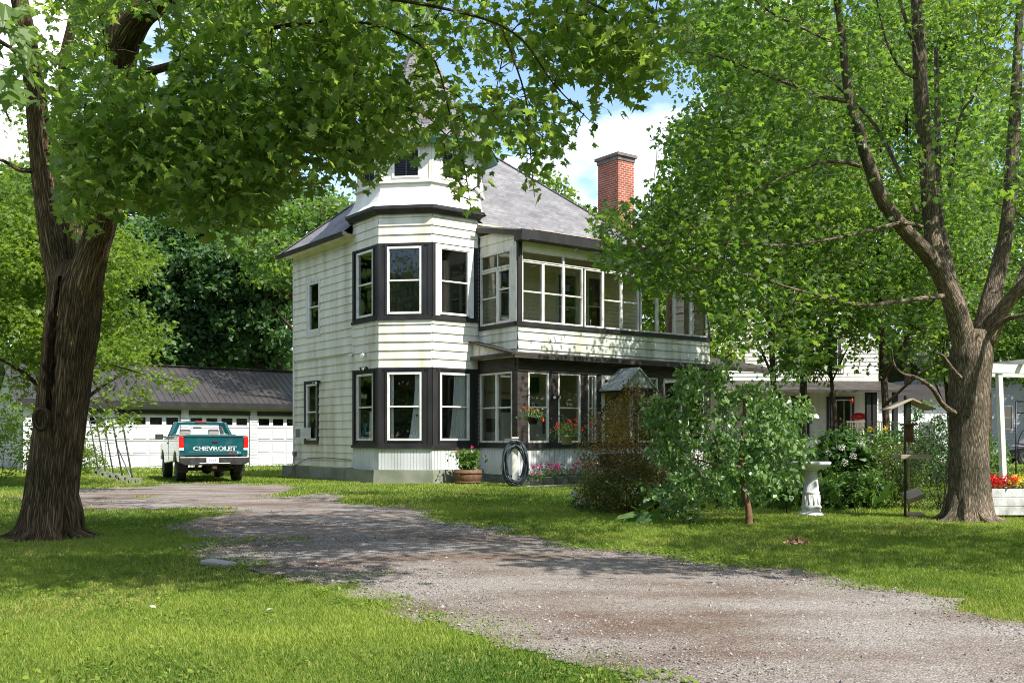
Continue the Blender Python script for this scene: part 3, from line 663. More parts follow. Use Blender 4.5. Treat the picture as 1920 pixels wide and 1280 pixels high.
# upper storey: corner posts, transom, sashes
for a_ in ((fp, -.02, .12, -.14, .04, 4.62, 6.98), (fp, PL - .12, PL + .02, -.14, .04, 4.62, 6.98), (fs, .0, .10, -.12, .03, 4.62, 7.3)): pp = MB(); a_[0].box(pp, *a_[1:]); pp.build('porch_post', M['dark'], house)
b = MB(); fs.box(b, 1.78, 1.935, -.1, .045, 4.62, 6.9); fs.box(b, 1.66, 1.78, -.1, .03, 4.62, 6.78); b.build('porch_post', M['peel'], house)
ph = MB(); fp.box(ph, .12, PL - .12, -.08, .025, 6.64, 6.92); ph.build('porch_header', M['cream'], house)
ph = MB(); wall(ph, fs, 6.72, 7.3, t0=.1, t1=1.95, ex=.27); ph.build('porch_gable', M['siding'], house)
x0 = .12; stp = (PL - .24) / 10
for i in range(10):
    t0 = x0 + i * stp; e = .035 if i in (3, 6) else 0; e1 = .035 if i in (2, 5) else 0
    window(fp, t0 + e, t0 + stp - e1, 4.62, 6.36, house, M['peel'], rail=(.5 if i in (0, 1, 2, 4, 5) else 0), fw=.048, dep=.05)
for i in range(5):
    t0 = x0 + i * stp * 2; window(fp, t0, t0 + 2 * stp, 6.36, 6.64, house, M['peel'], rail=0, fw=.028, dep=.05)
window(fs, .12, 1.0, 4.62, 6.22, house, M['peel'], rail=.5, fw=.06, dep=.05); window(fs, 1.0, 1.66, 4.62, 6.22, house, M['peel'], rail=.62, fw=.08, dep=.05); window(fs, .12, 1.66, 6.22, 6.72, house, M['peel'], rail=0, fw=.06, dep=.05, muntin=(.55,))
for i in range(2): window(fq, .1 + i * .9, 1.0 + i * .9, 4.62, 6.5, house, M['peel'], rail=.5, fw=.06)
# upper porch roof, fascia and soffit
pr = MB(); yo = PB - .34
def slab(mb, a0, a1, b0, z0, b1, z1, th):
    mb.prism([(b0, z0), (b1, z1), (b1, z1 - th), (b0, z0 - th)], a0, a1, 'yz')
slab(pr, PA - .12, PA + PL + .35, yo, 7.17, .0, 7.62, .04); pr.build('porch_roof', M['tin'], house)
pr = MB(); pr.box(PA - .14, PA + PL + .35, yo - .03, yo + .03, 6.90, 7.165); pr.box(PA - .10, PA + PL + .2, yo + .03, PB + .02, 6.90, 6.94)
pr.prism([(yo, 7.12), (0, 7.57), (0, 7.43), (yo, 6.98)], PA - .15, PA - .11, 'yz'); pr.box(PA - .17, PA + .1, yo - .05, yo + .3, 6.86, 7.02)
pr.build('porch_fascia', M['dark'], house)
M['rust'] = mat('bare_roof_edge', (.50, .42, .33), (.24, .18, .13), .8, 9)
pr = MB(); pr.bar((PA + .3, yo + .02, 7.195), (PA + PL + .2, yo + .02, 7.195), .09, .02); pr.bar((2.45, -.35, 7.60), (PA + 6.5, -.35, 7.66), .05, .06); pr.build('roof_edge_strip', M['rust'], house)
# lower storey
yl = PB - .30
lr = MB(); slab(lr, PA - .42, PA + PL + 3.2, yl, 3.70, 0.0, 4.20, .06); lr.build('porch_roof', M['darkwood'], house)
lr = MB(); lr.box(PA - .35, PA + PL + 3.1, yl - .02, yl + .05, 3.56, 3.68); lr.box(PA - .36, PA - .30, yl, .0, 3.62, 3.72)
lr.box(PA - .02, PA + PL + .02, PB - .06, PB + .10, 3.22, 3.60); lr.box(PA - .04, PA + .12, PB + .1, .0, 3.22, 3.60); lr.box(PA + .1, PA + PL, PB - .2, PB - .06, 3.5, 3.6)
lr.build('porch_beam', M['darkwood'], house)
lg = MB(); lg.prism([(yl + .1, 3.70), (0, 4.15), (0, 3.70)], PA - .27, PA - .24, 'yz'); lg.build('porch_gable', M['peel'], house)
# posts and windows along the front of the lower storey
posts = [(-.04, .34), (1.10, 1.44), (2.30, 2.58), (2.92, 3.12), (4.42, 4.62), (5.5, 5.75), (6.6, 6.85), (7.6, 7.94)]
for f_, t0, t1, n_ in [(fp, *p_, .03) for p_ in posts] + [(fs, 0, .10, .028), (fs, 1.72, 1.95, .02)]: b = MB(); f_.box(b, t0, t1, -.12, n_, 1.18, 3.22); b.build('porch_post', M['darkwood'], house)
for i in range(len(posts) - 1):
    t0, t1 = posts[i][1], posts[i + 1][0]
    if i == 3:
        b = MB()
        for a_, c_, z0, z1 in ((t0, t0 + .13, .95, 3.22), (t1 - .13, t1, .95, 3.22), (t0 + .13, t1 - .13, 3.08, 3.22)): fp.box(b, a_, c_, -.12, .045, z0, z1)
        do_ = b.build('door_frame', M['white'], house); b = MB(); fp.box(b, t0 + .13, t1 - .13, -.07, -.02, .98, 3.08)
        for z0, z1 in ((1.15, 1.95), (2.1, 2.95)): fp.box(b, t0 + .28, t1 - .28, -.02, -.008, z0, z1)
        dd = b.build('door', M['yellow'], house, bevel=.006); b = MB(); k = fp.P(t1 - .22, 1.95, .02); b.lathe([(0, -.03), (.03, -.02), (.035, 0), (.03, .02), (0, .03)], 10, k); b.build('handle', M['chrome'], dd); continue
    window(fp, t0, t1, 1.18, 3.22, house, M['peel'], rail=.5, fw=.06, muntin=(.62,) if i == 2 else ())
window(fs, .10, .95, 1.18, 3.22, house, M['peel'], rail=.5, fw=.055); window(fs, .95, 1.72, 1.18, 3.22, house, M['peel'], rail=.5, fw=.055)
b = MB(); fq.box(b, 0, 1.95, -.08, .0, 1.18, 3.22); b.build('porch_side_panel', M['darkwood'], house)
# inside the lower porch: a pale back wall lining, shelf and pictures, as seen through the panes
b = MB(); fr.box(b, .2, 6.4, .035, .06, .95, 3.7); b.build('interior_wall', M['interior'], house)
M['shelf'] = mat('orange_pine_shelf', (.45, .25, .09), (.36, .19, .07), .6, 4); b = MB(); fr.box(b, .3, 2.2, .06, .26, 2.66, 2.70); b.build('shelf', M['shelf'], house)
M['pic'] = mat('dark_picture', (.05, .06, .06), (.14, .13, .11), .6, 6)
for t0, t1, z0, z1, c in ((.9, 1.35, 2.1, 2.5, 'pic'), (1.95, 2.3, 1.95, 2.35, 'pic'), (.35, .7, 1.5, 1.9, 'pic'), (2.5, 3.0, 1.45, 2.0, 'pic'), (1.75, 2.35, 2.72, 3.2, 'green')):
    b = MB(); fr.box(b, t0, t1, .062, .085, z0, z1); b.build('picture', M[c], house)
# lattice
b = MB()
for f_, t1 in ((fp, PL), (fs, 1.9)):
    t = -.1
    while t < t1:
        for sgn in (1, -1):
            p, q_ = (t, t + .26) if sgn > 0 else (t + .26, t)
            p = min(max(p, 0), t1); q_ = min(max(q_, 0), t1)
            if abs(p - q_) > .02: b.bar(f_.P(p, .0, -.03 - .008 * sgn), f_.P(q_, .26, -.03 - .008 * sgn), .028, .006, up=f_.n)
        t += .075
b.build('lattice', M['lattice'], house)
b = MB(); b.box(PA + .1, PA + PL, PB + .12, PB + .16, 0, .26); b.box(PA + .12, PA + .16, PB + .1, 0, 0, .26); b.build('underfloor_backing', M['black'], house)  # plain black sheets closing the gap behind the lattice
# door canopy
ca, cw, cz = PA + 3.77, .78, 3.42; y1_, y0_ = PB + .0, PB - 1.02
cn = MB()
for sgn in (-1, 1):
    cn.prism([(ca, cz), (ca + sgn * cw, cz - .66), (ca + sgn * cw, cz - .70), (ca, cz - .05)], y0_, y1_ - .08, 'xz')
    for i in range(9):
        y = y0_ + .03 + i * .105; cn.bar((ca, y, cz + .006), (ca + sgn * cw, y, cz - .654), .018, .014)
cp = cn.build('door_canopy', M['tin'], house); cn = MB()
for i in range(5):
    z = cz - .60 + i * .115; hw = cw * (cz - .07 - z) / .66
    cn.box(ca - hw, ca + hw, y0_ + .05 - .008 * (i % 2), y0_ + .065, z, z + .112)
cn.build('canopy_gable', M['tin'], cp); cn = MB()
for sgn in (-1, 1): cn.bar((ca + sgn * (cw - .08), y0_ + .1, cz - .70), (ca + sgn * (cw - .08), PB - .03, cz - 1.38), .07); cn.bar((ca + sgn * (cw - .08), y0_ + .06, cz - .72), (ca + sgn * (cw - .08), PB - .03, cz - .72), .07)
cn.bar((ca - cw + .1, y0_ + .08, cz - .75), (ca + cw - .1, y0_ + .08, cz - .75), .07); cn.build('canopy_bracket', M['dark'], cp)
st_ = MB()
for i in range(4): st_.box(ca - .7, ca + .7, PB - .3 * (4 - i) - .1, PB - .3 * (3 - i) - .1 if i < 3 else PB - .02, 0, .21 * (i + 1))
st_.build('steps', M['darkwood'], house)
# security lights and cameras fixed to the walls
def flood(fc, t, z, n=.03, name='flood_light'):
    b = MB(); p = fc.P(t, z, n); b.lathe([(0, -.02), (.05, -.02), (.05, .03), (0, .04)], 10, fc.P(t, z, n))
    for s in (-1, 1):
        c0 = fc.P(t + s * .05, z + .03, n + .02); c1 = fc.P(t + s * .10, z - .03, n + .17); b.tube([c0, c1], [.03, .055], 10)
    o = b.build(name, M['black'], house); b = MB()
    for s in (-1, 1): c1 = fc.P(t + s * .101, z - .032, n + .172); d = (fc.P(t + s * .10, z - .03, n + .17) - fc.P(t + s * .05, z + .03, n + .02)).normalized(); b.tube([c1, c1 + d * .006], .045, 10)
    b.build('lamp_lens', M['curtain'], o)
flood(TF[3], .95, 3.38, .06); flood(fl, lb(5.0), 3.12, .05); flood(fp, 1.27, 2.52, .03)
def seccam(fc, t, z):
    b = MB(); b.tube([fc.P(t, z - .03, .03), fc.P(t, z, .10)], .022, 8); b.tube([fc.P(t - .02, z + .03, .06), fc.P(t + .14, z - .04, .24)], [.045, .05], 10); b.build('security_camera', M['white'], house)
seccam(TF[3], .85, 3.78); seccam(fl, LL - .1, 3.82)
b = MB(); fl.box(b, .05, .22, .03, .10, .72, .86); b.tube([fl.P(.14, .72, .07), fl.P(.3, .45, .2), fl.P(.15, .15, .3), fl.P(.4, .05, .36), fl.P(.5, .4, .22), fl.P(1.2, .66, .05), fl.P(2.4, .70, .05), fl.P(LL - .2, .66, .05)], .012, 6); b.build('cable_box', M['steel'], house)
b = MB(); fl.box(b, 0.1, LL, .03, .045, 3.90, 3.93); b.build('drip_board', M['peel'], house)
# window air conditioner hanging in the lower left window
acw = empty('air_conditioner', H(-.1, 5.85, 1.30), TH, 'small white box air conditioner stuck in the lowest window of the shaded side wall', 'air conditioner')
b = MB(); b.box(-.30, .05, -.22, .24, 0, .36); b.build('casing', M['white'], acw, bevel=.012)
b = MB(); b.box(-.306, -.30, -.17, .19, .04, .32)
for i in range(9): b.box(-.314, -.306, -.17, .19, .05 + i * .03, .062 + i * .03)
b.build('grille', M['steel'], acw)
# ------------------------------------------------------------------ leaves
_half = [(0, .0), (.13, -.06), (.40, -.10), (.30, .10), (.62, .30), (.36, .36), (.42, .56), (.20, .50), (.0, 1.0)]
MAPLE = [(x, y) for x, y in _half] + [(-x, y) for x, y in _half[1:-1]][::-1]
def leaf_template(kind):
    """returns (verts (k,3), [face index arrays])"""
    if kind == 'maple':
        v = []
        for x, y in MAPLE: v.append((x * 1.05, y, -.28 * abs(x) - .16 * max(0, y - .3) ** 2))
        return np.array(v), [np.array([list(range(0, 9))]), np.array([[0, 8] + list(range(9, 16))])]
    if kind == 'maple5':
        v = [(0, -.05, 0), (.42, .02, -.12), (.22, .28, -.05), (.55, .45, -.15), (.2, .52, -.06), (0, 1, -.1), (-.2, .52, -.06), (-.55, .45, -.15), (-.22, .28, -.05), (-.42, .02, -.12)]
        return np.array(v, float), [np.array([list(range(10))])]
    if kind == 'heart':
        v = [(0, .06, 0), (.2, -.04, -.03), (.40, .08, -.10), (.46, .32, -.12), (.30, .64, -.10), (0, 1.05, -.16), (-.30, .64, -.10), (-.46, .32, -.12), (-.40, .08, -.10), (-.2, -.04, -.03)]
        return np.array(v, float), [np.array([[0, 1, 2, 3, 4, 5]]), np.array([[0, 5, 6, 7, 8, 9]])]
    if kind == 'oval':
        v = [(0, 0, 0), (.26, .3, -.06), (.24, .65, -.06), (0, 1, -.1), (-.24, .65, -.06), (-.26, .3, -.06)]
        return np.array(v, float), [np.array([[0, 1, 2, 3, 4, 5]])]
    if kind == 'blade':
        v = [(-.03, 0, 0), (.03, 0, 0), (.035, .55, .0), (0, 1, -.25), (-.035, .55, .0)]
        return np.array(v, float), [np.array([[0, 1, 2, 3, 4]])]
    v = [(-.35, .1, 0), (.05, -.05, .02), (.42, .35, -.05), (.1, 1, -.1), (-.38, .6, -.04)]
    return np.array(v, float), [np.array([[0, 1, 2, 3, 4]])]
def leaves(name, P, size, kind, material, parent=None, droop=(30, 22), roll=32, tint=None, az=None):
    n = len(P); T, faces = leaf_template(kind); k = len(T)
    a = rng.uniform(0, 2 * np.pi, n) if az is None else az
    dr = np.radians(rng.normal(droop[0], droop[1], n)); rl = np.radians(rng.normal(0, roll, n))
    d = np.stack([np.cos(a) * np.cos(dr), np.sin(a) * np.cos(dr), -np.sin(dr)], 1)
    s0 = np.stack([np.sin(a), -np.cos(a), np.zeros(n)], 1); n0 = np.cross(s0, d)
    s = s0 * np.cos(rl)[:, None] + n0 * np.sin(rl)[:, None]; nn = np.cross(s, d)
    size = np.broadcast_to(size, (n,)) * rng.uniform(.5, 1.28, n); zc_ = rng.uniform(-.2, 2.3, n)
    V = (T[None, :, 0, None] * s[:, None, :] + T[None, :, 1, None] * d[:, None, :] + T[None, :, 2, None] * zc_[:, None, None] * nn[:, None, :]) * size[:, None, None] + P[:, None, :]
    Fi = [(f[None] + k * np.arange(n)[:, None, None]).reshape(-1, f.shape[1]) for f in faces]
    if tint is None: tint = np.clip(rng.normal(.45, .2, n), 0, 1)
    return np_mesh(name, V.reshape(-1, 3), Fi, material, np.repeat(tint, k), parent)
def sprays(cen, per, rad, flat=.3, sag=.22):
    """leaf positions around spray centres: flattened, slightly drooping fans"""
    m = len(cen); c = np.repeat(cen, per, 0); n = len(c)
    rr = np.repeat(np.broadcast_to(rad, (m,)), per); r = rr * np.sqrt(rng.random(n)); a = rng.uniform(0, 6.283, n)
    tilt = np.repeat(rng.normal(0, .3, (m, 2)), per, 0); x, y = r * np.cos(a), r * np.sin(a)
    z = rng.normal(0, flat, n) * rr + x * tilt[:, 0] + y * tilt[:, 1] - sag * r * r / np.maximum(rr, .01)
    return c + np.stack([x, y, z], 1), np.repeat(np.clip(rng.normal(.0, .14, m), -.3, .3), per)
def twigs(mb, limb_pts, cen, r0=.012, seg=3, maxlen=2.6):
    """grow thin twigs from the limbs out to every spray centre"""
    pts = [np.array(p) for p in limb_pts]; L = np.array(pts); D = np.array([np.min(np.linalg.norm(L - c, axis=1)) for c in cen])
    for i in np.argsort(D):
        c = cen[i]; A = np.array(pts) if len(pts) < 6000 else A
        dd = np.linalg.norm(A - c, axis=1) + np.maximum(0, A[:, 2] - c[2]) * .2; j = int(np.argmin(dd)); p = A[j]
        if dd[j] > maxlen: continue
        path = []
        for t in np.linspace(0, 1, seg + 1):
            q = p + (c - p) * t; q = q + np.array([rng.normal(0, .03), rng.normal(0, .03), .10 * math.sin(math.pi * t)]) * dd[j] * (0 < t < 1); path.append(q)
        r = r0 * (0.6 + .35 * dd[j]); mb.tube(path, list(np.linspace(r, r * .45, seg + 1)), 5, cap=False)
        pts += [np.array(q) for q in path[1:]]
def ellipsoid(n, c, r, shell=.35):
    v = rng.normal(0, 1, (n, 3)); v /= np.linalg.norm(v, axis=1)[:, None]; u = (shell + (1 - shell) * rng.random(n) ** .5)[:, None]
    return np.array(c) + v * u * np.array(r)
M['bark1'] = bark_mat('maple_bark', (.036, .025, .016), (.28, .20, .13), (34, 2.6, 1), 1.0, .05)
M['bark2'] = bark_mat('grey_brown_bark', (.062, .050, .040), (.34, .285, .235), (46, 6.0, 1), 1.0, .025)
M['bark3'] = bark_mat('dark_bark', (.03, .024, .018), (.11, .085, .06), (14, 2, 1), .8, .04)
M['leafA'] = leaf_mat('maple_leaves', (.056, .114, .033), (.17, .225, .074), (3.1, 3.0, 1.3), .52, .42)
M['leafB'] = leaf_mat('light_maple_leaves', (.040, .092, .024), (.135, .19, .052), (2.6, 2.7, 1.0), .50, .42)
M['leafC'] = leaf_mat('background_leaves', (.045, .10, .028), (.14, .20, .058), (2.5, 2.6, .9), .48, .5)
M['leafD'] = leaf_mat('yellow_green_leaves', (.07, .13, .018), (.18, .25, .045), (2.2, 2.2, .8), .48, .5)
M['leafE'] = leaf_mat('dark_background_leaves', (.034, .088, .034), (.115, .185, .075), (2.1, 2.3, 1.0), .46, .5)
def P3(l): return [tuple(pix(a, b, Y)) for a, b, Y in l]
def limb(mb, pts, rad, n=14, rough=.03, k=5, seed=0):
    p, r = smooth_path(pts, rad, k); mb.tube(p, r, n, True, rough, seed); return p

# ------------------------------------------------------------------ left foreground maple
t = empty('maple_tree', (-6.05, 13, 0), 0, 'big dark barked maple leaning at the left edge, forking above an old scar', 'tree', 'big front yard maples')
O = Vector((-6.05, 13, 0))
def loc(l): return [Vector(p) - O for p in l]
tm = MB(); SAM = []
def LM(l, rad, n=16, rough=.03, k=5, keep=True):
    p = limb(tm, loc(P3(l)), rad, n, rough, k, len(SAM) * .37)
    if keep: SAM.extend(p)
path = loc(P3([(86, 1016, 13), (92, 985, 13), (97, 930, 13), (104, 860, 13), (114, 780, 13), (124, 690, 13), (134, 610, 13), (142, 540, 13), (146, 490, 13)]))
p, r = smooth_path(path, [.40, .36, .33, .315, .31, .32, .34, .33, .14], 9); tm.tube(p, r, 64, True, .04, 1)
for a_, l_ in ((200, .40), (245, .32), (300, .36), (345, .36), (20, .34), (140, .36), (175, .36)):      # root flare
    dx, dy = math.cos(R(a_)), math.sin(R(a_)); q_, w_ = smooth_path([Vector((dx * .14, dy * .14, .75)), Vector((dx * .26, dy * .26, .34)), Vector((dx * l_, dy * l_, .07)), Vector((dx * (l_ + .22), dy * (l_ + .22), -.02)), Vector((dx * (l_ + .5), dy * (l_ + .5), -.09))], [.13, .12, .085, .06, .03], 5); tm.tube(q_, w_, 14, False, .08, a_)
LM([(132, 580, 13.05), (104, 460, 13.1), (84, 350, 13.1), (73, 250, 13.0), (62, 150, 12.8), (44, 40, 12.6), (10, -110, 12.4), (-60, -330, 12)], [.24, .18, .15, .14, .125, .11, .09, .05], 26, .04)
LM([(142, 500, 13.1), (137, 400, 13.2), (134, 300, 13.2), (124, 200, 13.1), (120, 120, 13), (136, 40, 12.9), (160, -90, 12.8)], [.14, .09, .085, .08, .07, .06, .03])
LM([(152, 560, 13), (176, 470, 12.8), (197, 400, 12.6), (207, 300, 12.3), (216, 200, 12.0), (226, 110, 11.8), (236, 50, 11.7)], [.25, .19, .165, .16, .17, .18, .19], 26, .04)
LM([(230, 90, 11.8), (208, 0, 11.7), (196, -120, 11.6), (170, -320, 11.4)], [.15, .13, .11, .06]); LM([(238, 70, 11.7), (268, 25, 11.4), (330, -15, 11.0), (430, -90, 10.6), (600, -200, 10), (800, -260, 9.4)], [.18, .15, .13, .11, .08, .03])
LM([(212, 240, 12.2), (300, 215, 11.6), (420, 180, 11.2), (520, 205, 10.8), (640, 270, 10.5)], [.09, .06, .045, .03, .015], 8); LM([(216, 150, 12), (330, 120, 11.2), (480, 60, 10.4), (660, 40, 9.9), (800, 95, 9.6), (845, 220, 9.4), (872, 320, 9.3), (884, 400, 9.3)], [.07, .04, .024, .015, .010, .007, .005, .003], 8)
LM([(330, -15, 11.0), (560, -20, 10), (800, 10, 9.4), (960, 60, 9.2), (1040, 160, 9.2), (1120, 240, 9.3)], [.05, .026, .016, .010, .007, .003], 8); LM([(940, 50, 9.2), (985, 180, 9.1), (995, 290, 9.1), (1002, 370, 9.1)], [.01, .008, .006, .003], 6)
LM([(800, 0, 9.4), (1000, -20, 9), (1150, 30, 8.8), (1190, 130, 8.8)], [.02, .014, .009, .004], 6); LM([(207, 320, 12.3), (280, 330, 11.7), (380, 370, 11.3), (470, 410, 11.1)], [.06, .04, .022, .01], 8); LM([(150, 420, 12.6), (150, 380, 11.9), (180, 350, 11.2)], [.03, .02, .01], 6)
LM([(62, 320, 13), (35, 318, 12.8), (0, 300, 12.6), (-40, 310, 12.4)], [.035, .028, .02, .01], 8)
# old bark scar: a long hollow on the left side and a knot hole
M['scar'] = bark_mat('rotten_heartwood', (.004, .003, .002), (.075, .042, .022), (26, 3, 1), 1.0, .06)
b = MB(); rows = []
for i in range(15):
    f = i / 14; c = pix(87 + 24 * f - 6 * math.sin(f * 3), 770 - 250 * f, 12.63) - O; w = .085 * math.sin(math.pi * min(1, .08 + f * .95)) ** .6 * (1 + .45 * math.sin(i * 2.7) + .25 * math.sin(i * 5.1))
    rows.append([c + Vector((w * math.cos(a), -.035 * math.sin(a) + .055 + .03 * math.cos(2 * a), .03 * math.sin(5 * f + a))) for a in np.linspace(-.5, 3.6, 9)])
b.grid(rows); b.build('scar', M['scar'], t)
b = MB(); c = pix(80, 785, 12.62) - O
for i in range(14):
    a = 2 * math.pi * i / 14; a2 = 2 * math.pi * (i + 1) / 14
b.tube([c + Vector((.085 * math.cos(a), -.03, .13 * math.sin(a))) for a in np.linspace(0, 6.283, 17)], .035, 8, False, .1); b.build('knot', M['bark1'], t)
# leaf sprays: shape of the crown's underside as a line (photo pixels) seen from the street
YB = [(-400, 420), (-40, 300), (0, 110), (60, 130), (92, 205), (108, 400), (150, 430), (200, 392), (240, 350), (290, 390), (340, 415), (470, 432), (512, 425), (532, 335), (600, 335), (690, 335), (740, 295), (790, 250), (835, 285), (865, 405), (900, 402), (915, 320), (945, 245), (972, 300), (1000, 375), (1030, 310), (1070, 275), (1110, 255), (1140, 235), (1142, 195), (1085, 165), (1110, 120), (1140, 125), (1180, 180), (1225, 165), (1262, 95), (1330, 50), (1500, 0), (1700, -60)]
yb = lambda px: np.interp(px, [a for a, _ in sorted(YB)], [b_ for _, b_ in sorted(YB)])
HOLES = [((300, 120), 26, 45), ((278, 60), 20, 30), ((235, 60), 45, 55), ((232, 110), 30, 20), ((830, 120), 18, 30), ((1075, 165), 40, 22), ((120, 60), 16, 60), ((760, 130), 12, 14), ((980, 140), 16, 20), ((210, 205), 10, 14), ((1130, 215), 12, 12)]
def keep_left(P, mpx=14, sd=0):
    px, py = proj(P); k = (py + mpx + (rng.normal(0, sd, len(px)) if sd else 0) < yb(px)) | (P[:, 1] < 1)
    for (cx, cy), a, b_ in HOLES: k &= ((px - cx) / a) ** 2 + ((py - cy) / b_) ** 2 > rng.uniform(.5, 1.0, len(px))
    return k
def in_frame(P, m=40):
    px, py = proj(P); return (px > -m) & (px < 1920 + m) & (py > -m)
n = 780; py = rng.uniform(-60, 430, n); px = np.where(rng.random(n) < .62, rng.uniform(90, 700, n), rng.uniform(500, 1250, n)); Y = rng.uniform(9.2, 12.4, n)
cen = np.stack([(px - 960) / F * Y, Y, EYE + (HOR - py) / F * Y], 1)
k = keep_left(cen, 34) & ~((px < 105) & (py > 180)); cen = cen[k]
dens = np.clip(1.15 - np.clip((proj(cen)[0] - 560) / 900, 0, .55), .4, 1); cen = cen[rng.random(len(cen)) < dens]
extra = np.array([tuple(pix(rng.uniform(1030, 1235), rng.uniform(20, 150), rng.uniform(8.9, 10.5))) for _ in range(60)]); extra = extra[keep_left(extra, 26)]; cen = np.concatenate([cen, extra])
hang = np.array([tuple(pix(a + rng.normal(0, 14), b_, y + rng.normal(0, .15))) for a, b_, y in [(835, 235, 9.4), (848, 265, 9.4), (862, 300, 9.3), (872, 335, 9.3), (880, 365, 9.3), (884, 392, 9.3), (985, 200, 9.1), (990, 250, 9.1), (996, 300, 9.1), (1002, 345, 9.1), (960, 290, 9.2), (1030, 290, 9.2), (1060, 215, 9.2), (1100, 232, 9.3), (1120, 240, 9.3), (1075, 250, 9.3), (1040, 255, 9.2), (900, 200, 9.4), (925, 225, 9.3), (1180, 130, 8.8), (1170, 80, 8.8), (1215, 110, 8.9)]])
low = []
for a, c_ in zip(np.concatenate([rng.uniform(108, 530, 210), rng.uniform(600, 900, 36)]), np.concatenate([rng.uniform(200, 425, 210), rng.uniform(20, 240, 36)])): low.append(tuple(pix(a, c_, rng.uniform(9.6, 12.0))))
low = np.array(low); low = low[keep_left(low, 18, 14)]
cen = np.concatenate([cen, low, hang]) - np.array(O)
twigs(tm, SAM, cen, .010, 3)
P, tb_ = sprays(cen, 26, .42, .30); k = keep_left(P + np.array(O), -14, 16); P, tb_ = P[k], tb_[k]
leaves('crown', P, .105, 'maple', M['leafA'], t, (34, 24), 34, np.clip(.42 + tb_ + rng.normal(0, .16, len(P)), 0, 1))
# unseen crown above the picture, lobes placed to shade the lawn: fewer, larger fans
cu = np.concatenate([ellipsoid(210, (-4.5, 12.6, 9.2), (5.6, 4.2, 3.2), .1), ellipsoid(90, (-9.5, 13, 7.5), (3.2, 3.5, 3.0), .2), ellipsoid(150, (1.5, 10.8, 8.2), (4.0, 2.6, 1.7), .1), ellipsoid(135, (-1.6, 7.6, 6.9), (3.6, 1.9, 1.0), .1), ellipsoid(150, (-.2, 6.0, 6.5), (3.0, 1.3, .7), .1), ellipsoid(190, (2.9, 9.2, 7.0), (3.0, 2.6, 1.0), .1)])
cu = cu[~in_frame(cu, 130)] - np.array(O)
P, tb_ = sprays(cu, 26, .55, .3); leaves('upper_crown', P, .14, 'maple5', M['leafA'], t, (30, 22), 34, np.clip(.45 + tb_ + rng.normal(0, .15, len(P)), 0, 1))
twigs(tm, SAM, cu[::3], .02, 3, 5); tm.build('trunk', M['bark1'], t)
# near branch with big leaves reaching in from the left
t2 = empty('maple_branch_tip', tuple(pix(-120, 60, 4.4)), 0, 'close hanging maple branch with large pale green leaves in the upper left corner', 'branch'); O2 = Vector(pix(-120, 60, 4.4))
b = MB(); q1 = limb(b, [Vector(p) - O2 for p in P3([(-900, -200, 4.9), (-400, -40, 4.6), (-120, 40, 4.4), (20, 90, 4.3), (80, 190, 4.25)])], [.03, .022, .014, .008, .003], 8); q2 = limb(b, [Vector(p) - O2 for p in P3([(-120, 40, 4.4), (-30, 130, 4.3), (20, 230, 4.3)])], [.010, .007, .003], 6); b.build('stem', M['bark3'], t2)
lp = np.array([tuple(pix(rng.uniform(-70, 62), y_, rng.uniform(4.1, 4.7)) - O2) for y_ in rng.uniform(5, 190, 95)]); leaves('foliage', lp, .105, 'maple', M['leafB'], t2, (45, 18), 28, None, rng.normal(-.9, .7, len(lp)))

# ------------------------------------------------------------------ right foreground maple
O = Vector((7.25, 15.7, 0)); t = empty('maple_tree', O, 0, 'big pale barked maple with a stubby broken branch, standing beside the wooden flower planter', 'tree', 'big front yard maples')
tm = MB(); SAM = []
path = loc(P3([(1818, 982, 15.7), (1818, 955, 15.7), (1817, 900, 15.7), (1817, 820, 15.7), (1818, 740, 15.7), (1822, 670, 15.7), (1826, 620, 15.7)]))
p, r = smooth_path(path, [.44, .35, .30, .285, .30, .325, .25], 9); tm.tube(p, r, 60, True, .022, 4)
for a_, l_ in ((205, .38), (245, .34), (285, .38), (325, .36), (10, .34), (160, .36)):
    dx, dy = math.cos(R(a_)), math.sin(R(a_)); q_, w_ = smooth_path([Vector((dx * .12, dy * .12, .65)), Vector((dx * .24, dy * .24, .28)), Vector((dx * l_, dy * l_, .06)), Vector((dx * (l_ + .2), dy * (l_ + .2), -.02)), Vector((dx * (l_ + .45), dy * (l_ + .45), -.08))], [.12, .11, .075, .05, .025], 5); tm.tube(q_, w_, 14, False, .08, a_)
LM([(1812, 660, 15.7), (1795, 590, 15.6), (1772, 530, 15.5), (1742, 480, 15.4), (1694, 428, 15.2), (1655, 375, 15.1), (1630, 310, 15.0), (1606, 230, 14.9), (1588, 160, 14.8), (1578, 60, 14.6), (1560, -60, 14.4), (1540, -220, 14.2)], [0.202, 0.168, 0.143, 0.126, 0.113, 0.101, 0.092, 0.084, 0.061, 0.054, 0.041, 0.027], 20, .025)
LM([(1806, 640, 15.7), (1788, 560, 15.7), (1762, 500, 15.7), (1747, 430, 15.7), (1740, 340, 15.7), (1733, 250, 15.6), (1726, 160, 15.5), (1722, 60, 15.4), (1712, -60, 15.3), (1700, -250, 15.2)], [0.185, 0.160, 0.139, 0.126, 0.118, 0.113, 0.109, 0.097, 0.061, 0.034], 20, .025)
LM([(1732, 240, 15.6), (1722, 120, 15.3), (1690, 10, 15.0), (1660, -90, 14.8)], [0.041, 0.034, 0.027, 0.014], 10); LM([(1790, 560, 16), (1775, 470, 16.4), (1762, 400, 16.6), (1758, 250, 16.8), (1755, 90, 17)], [0.092, 0.061, 0.058, 0.048, 0.034], 12)
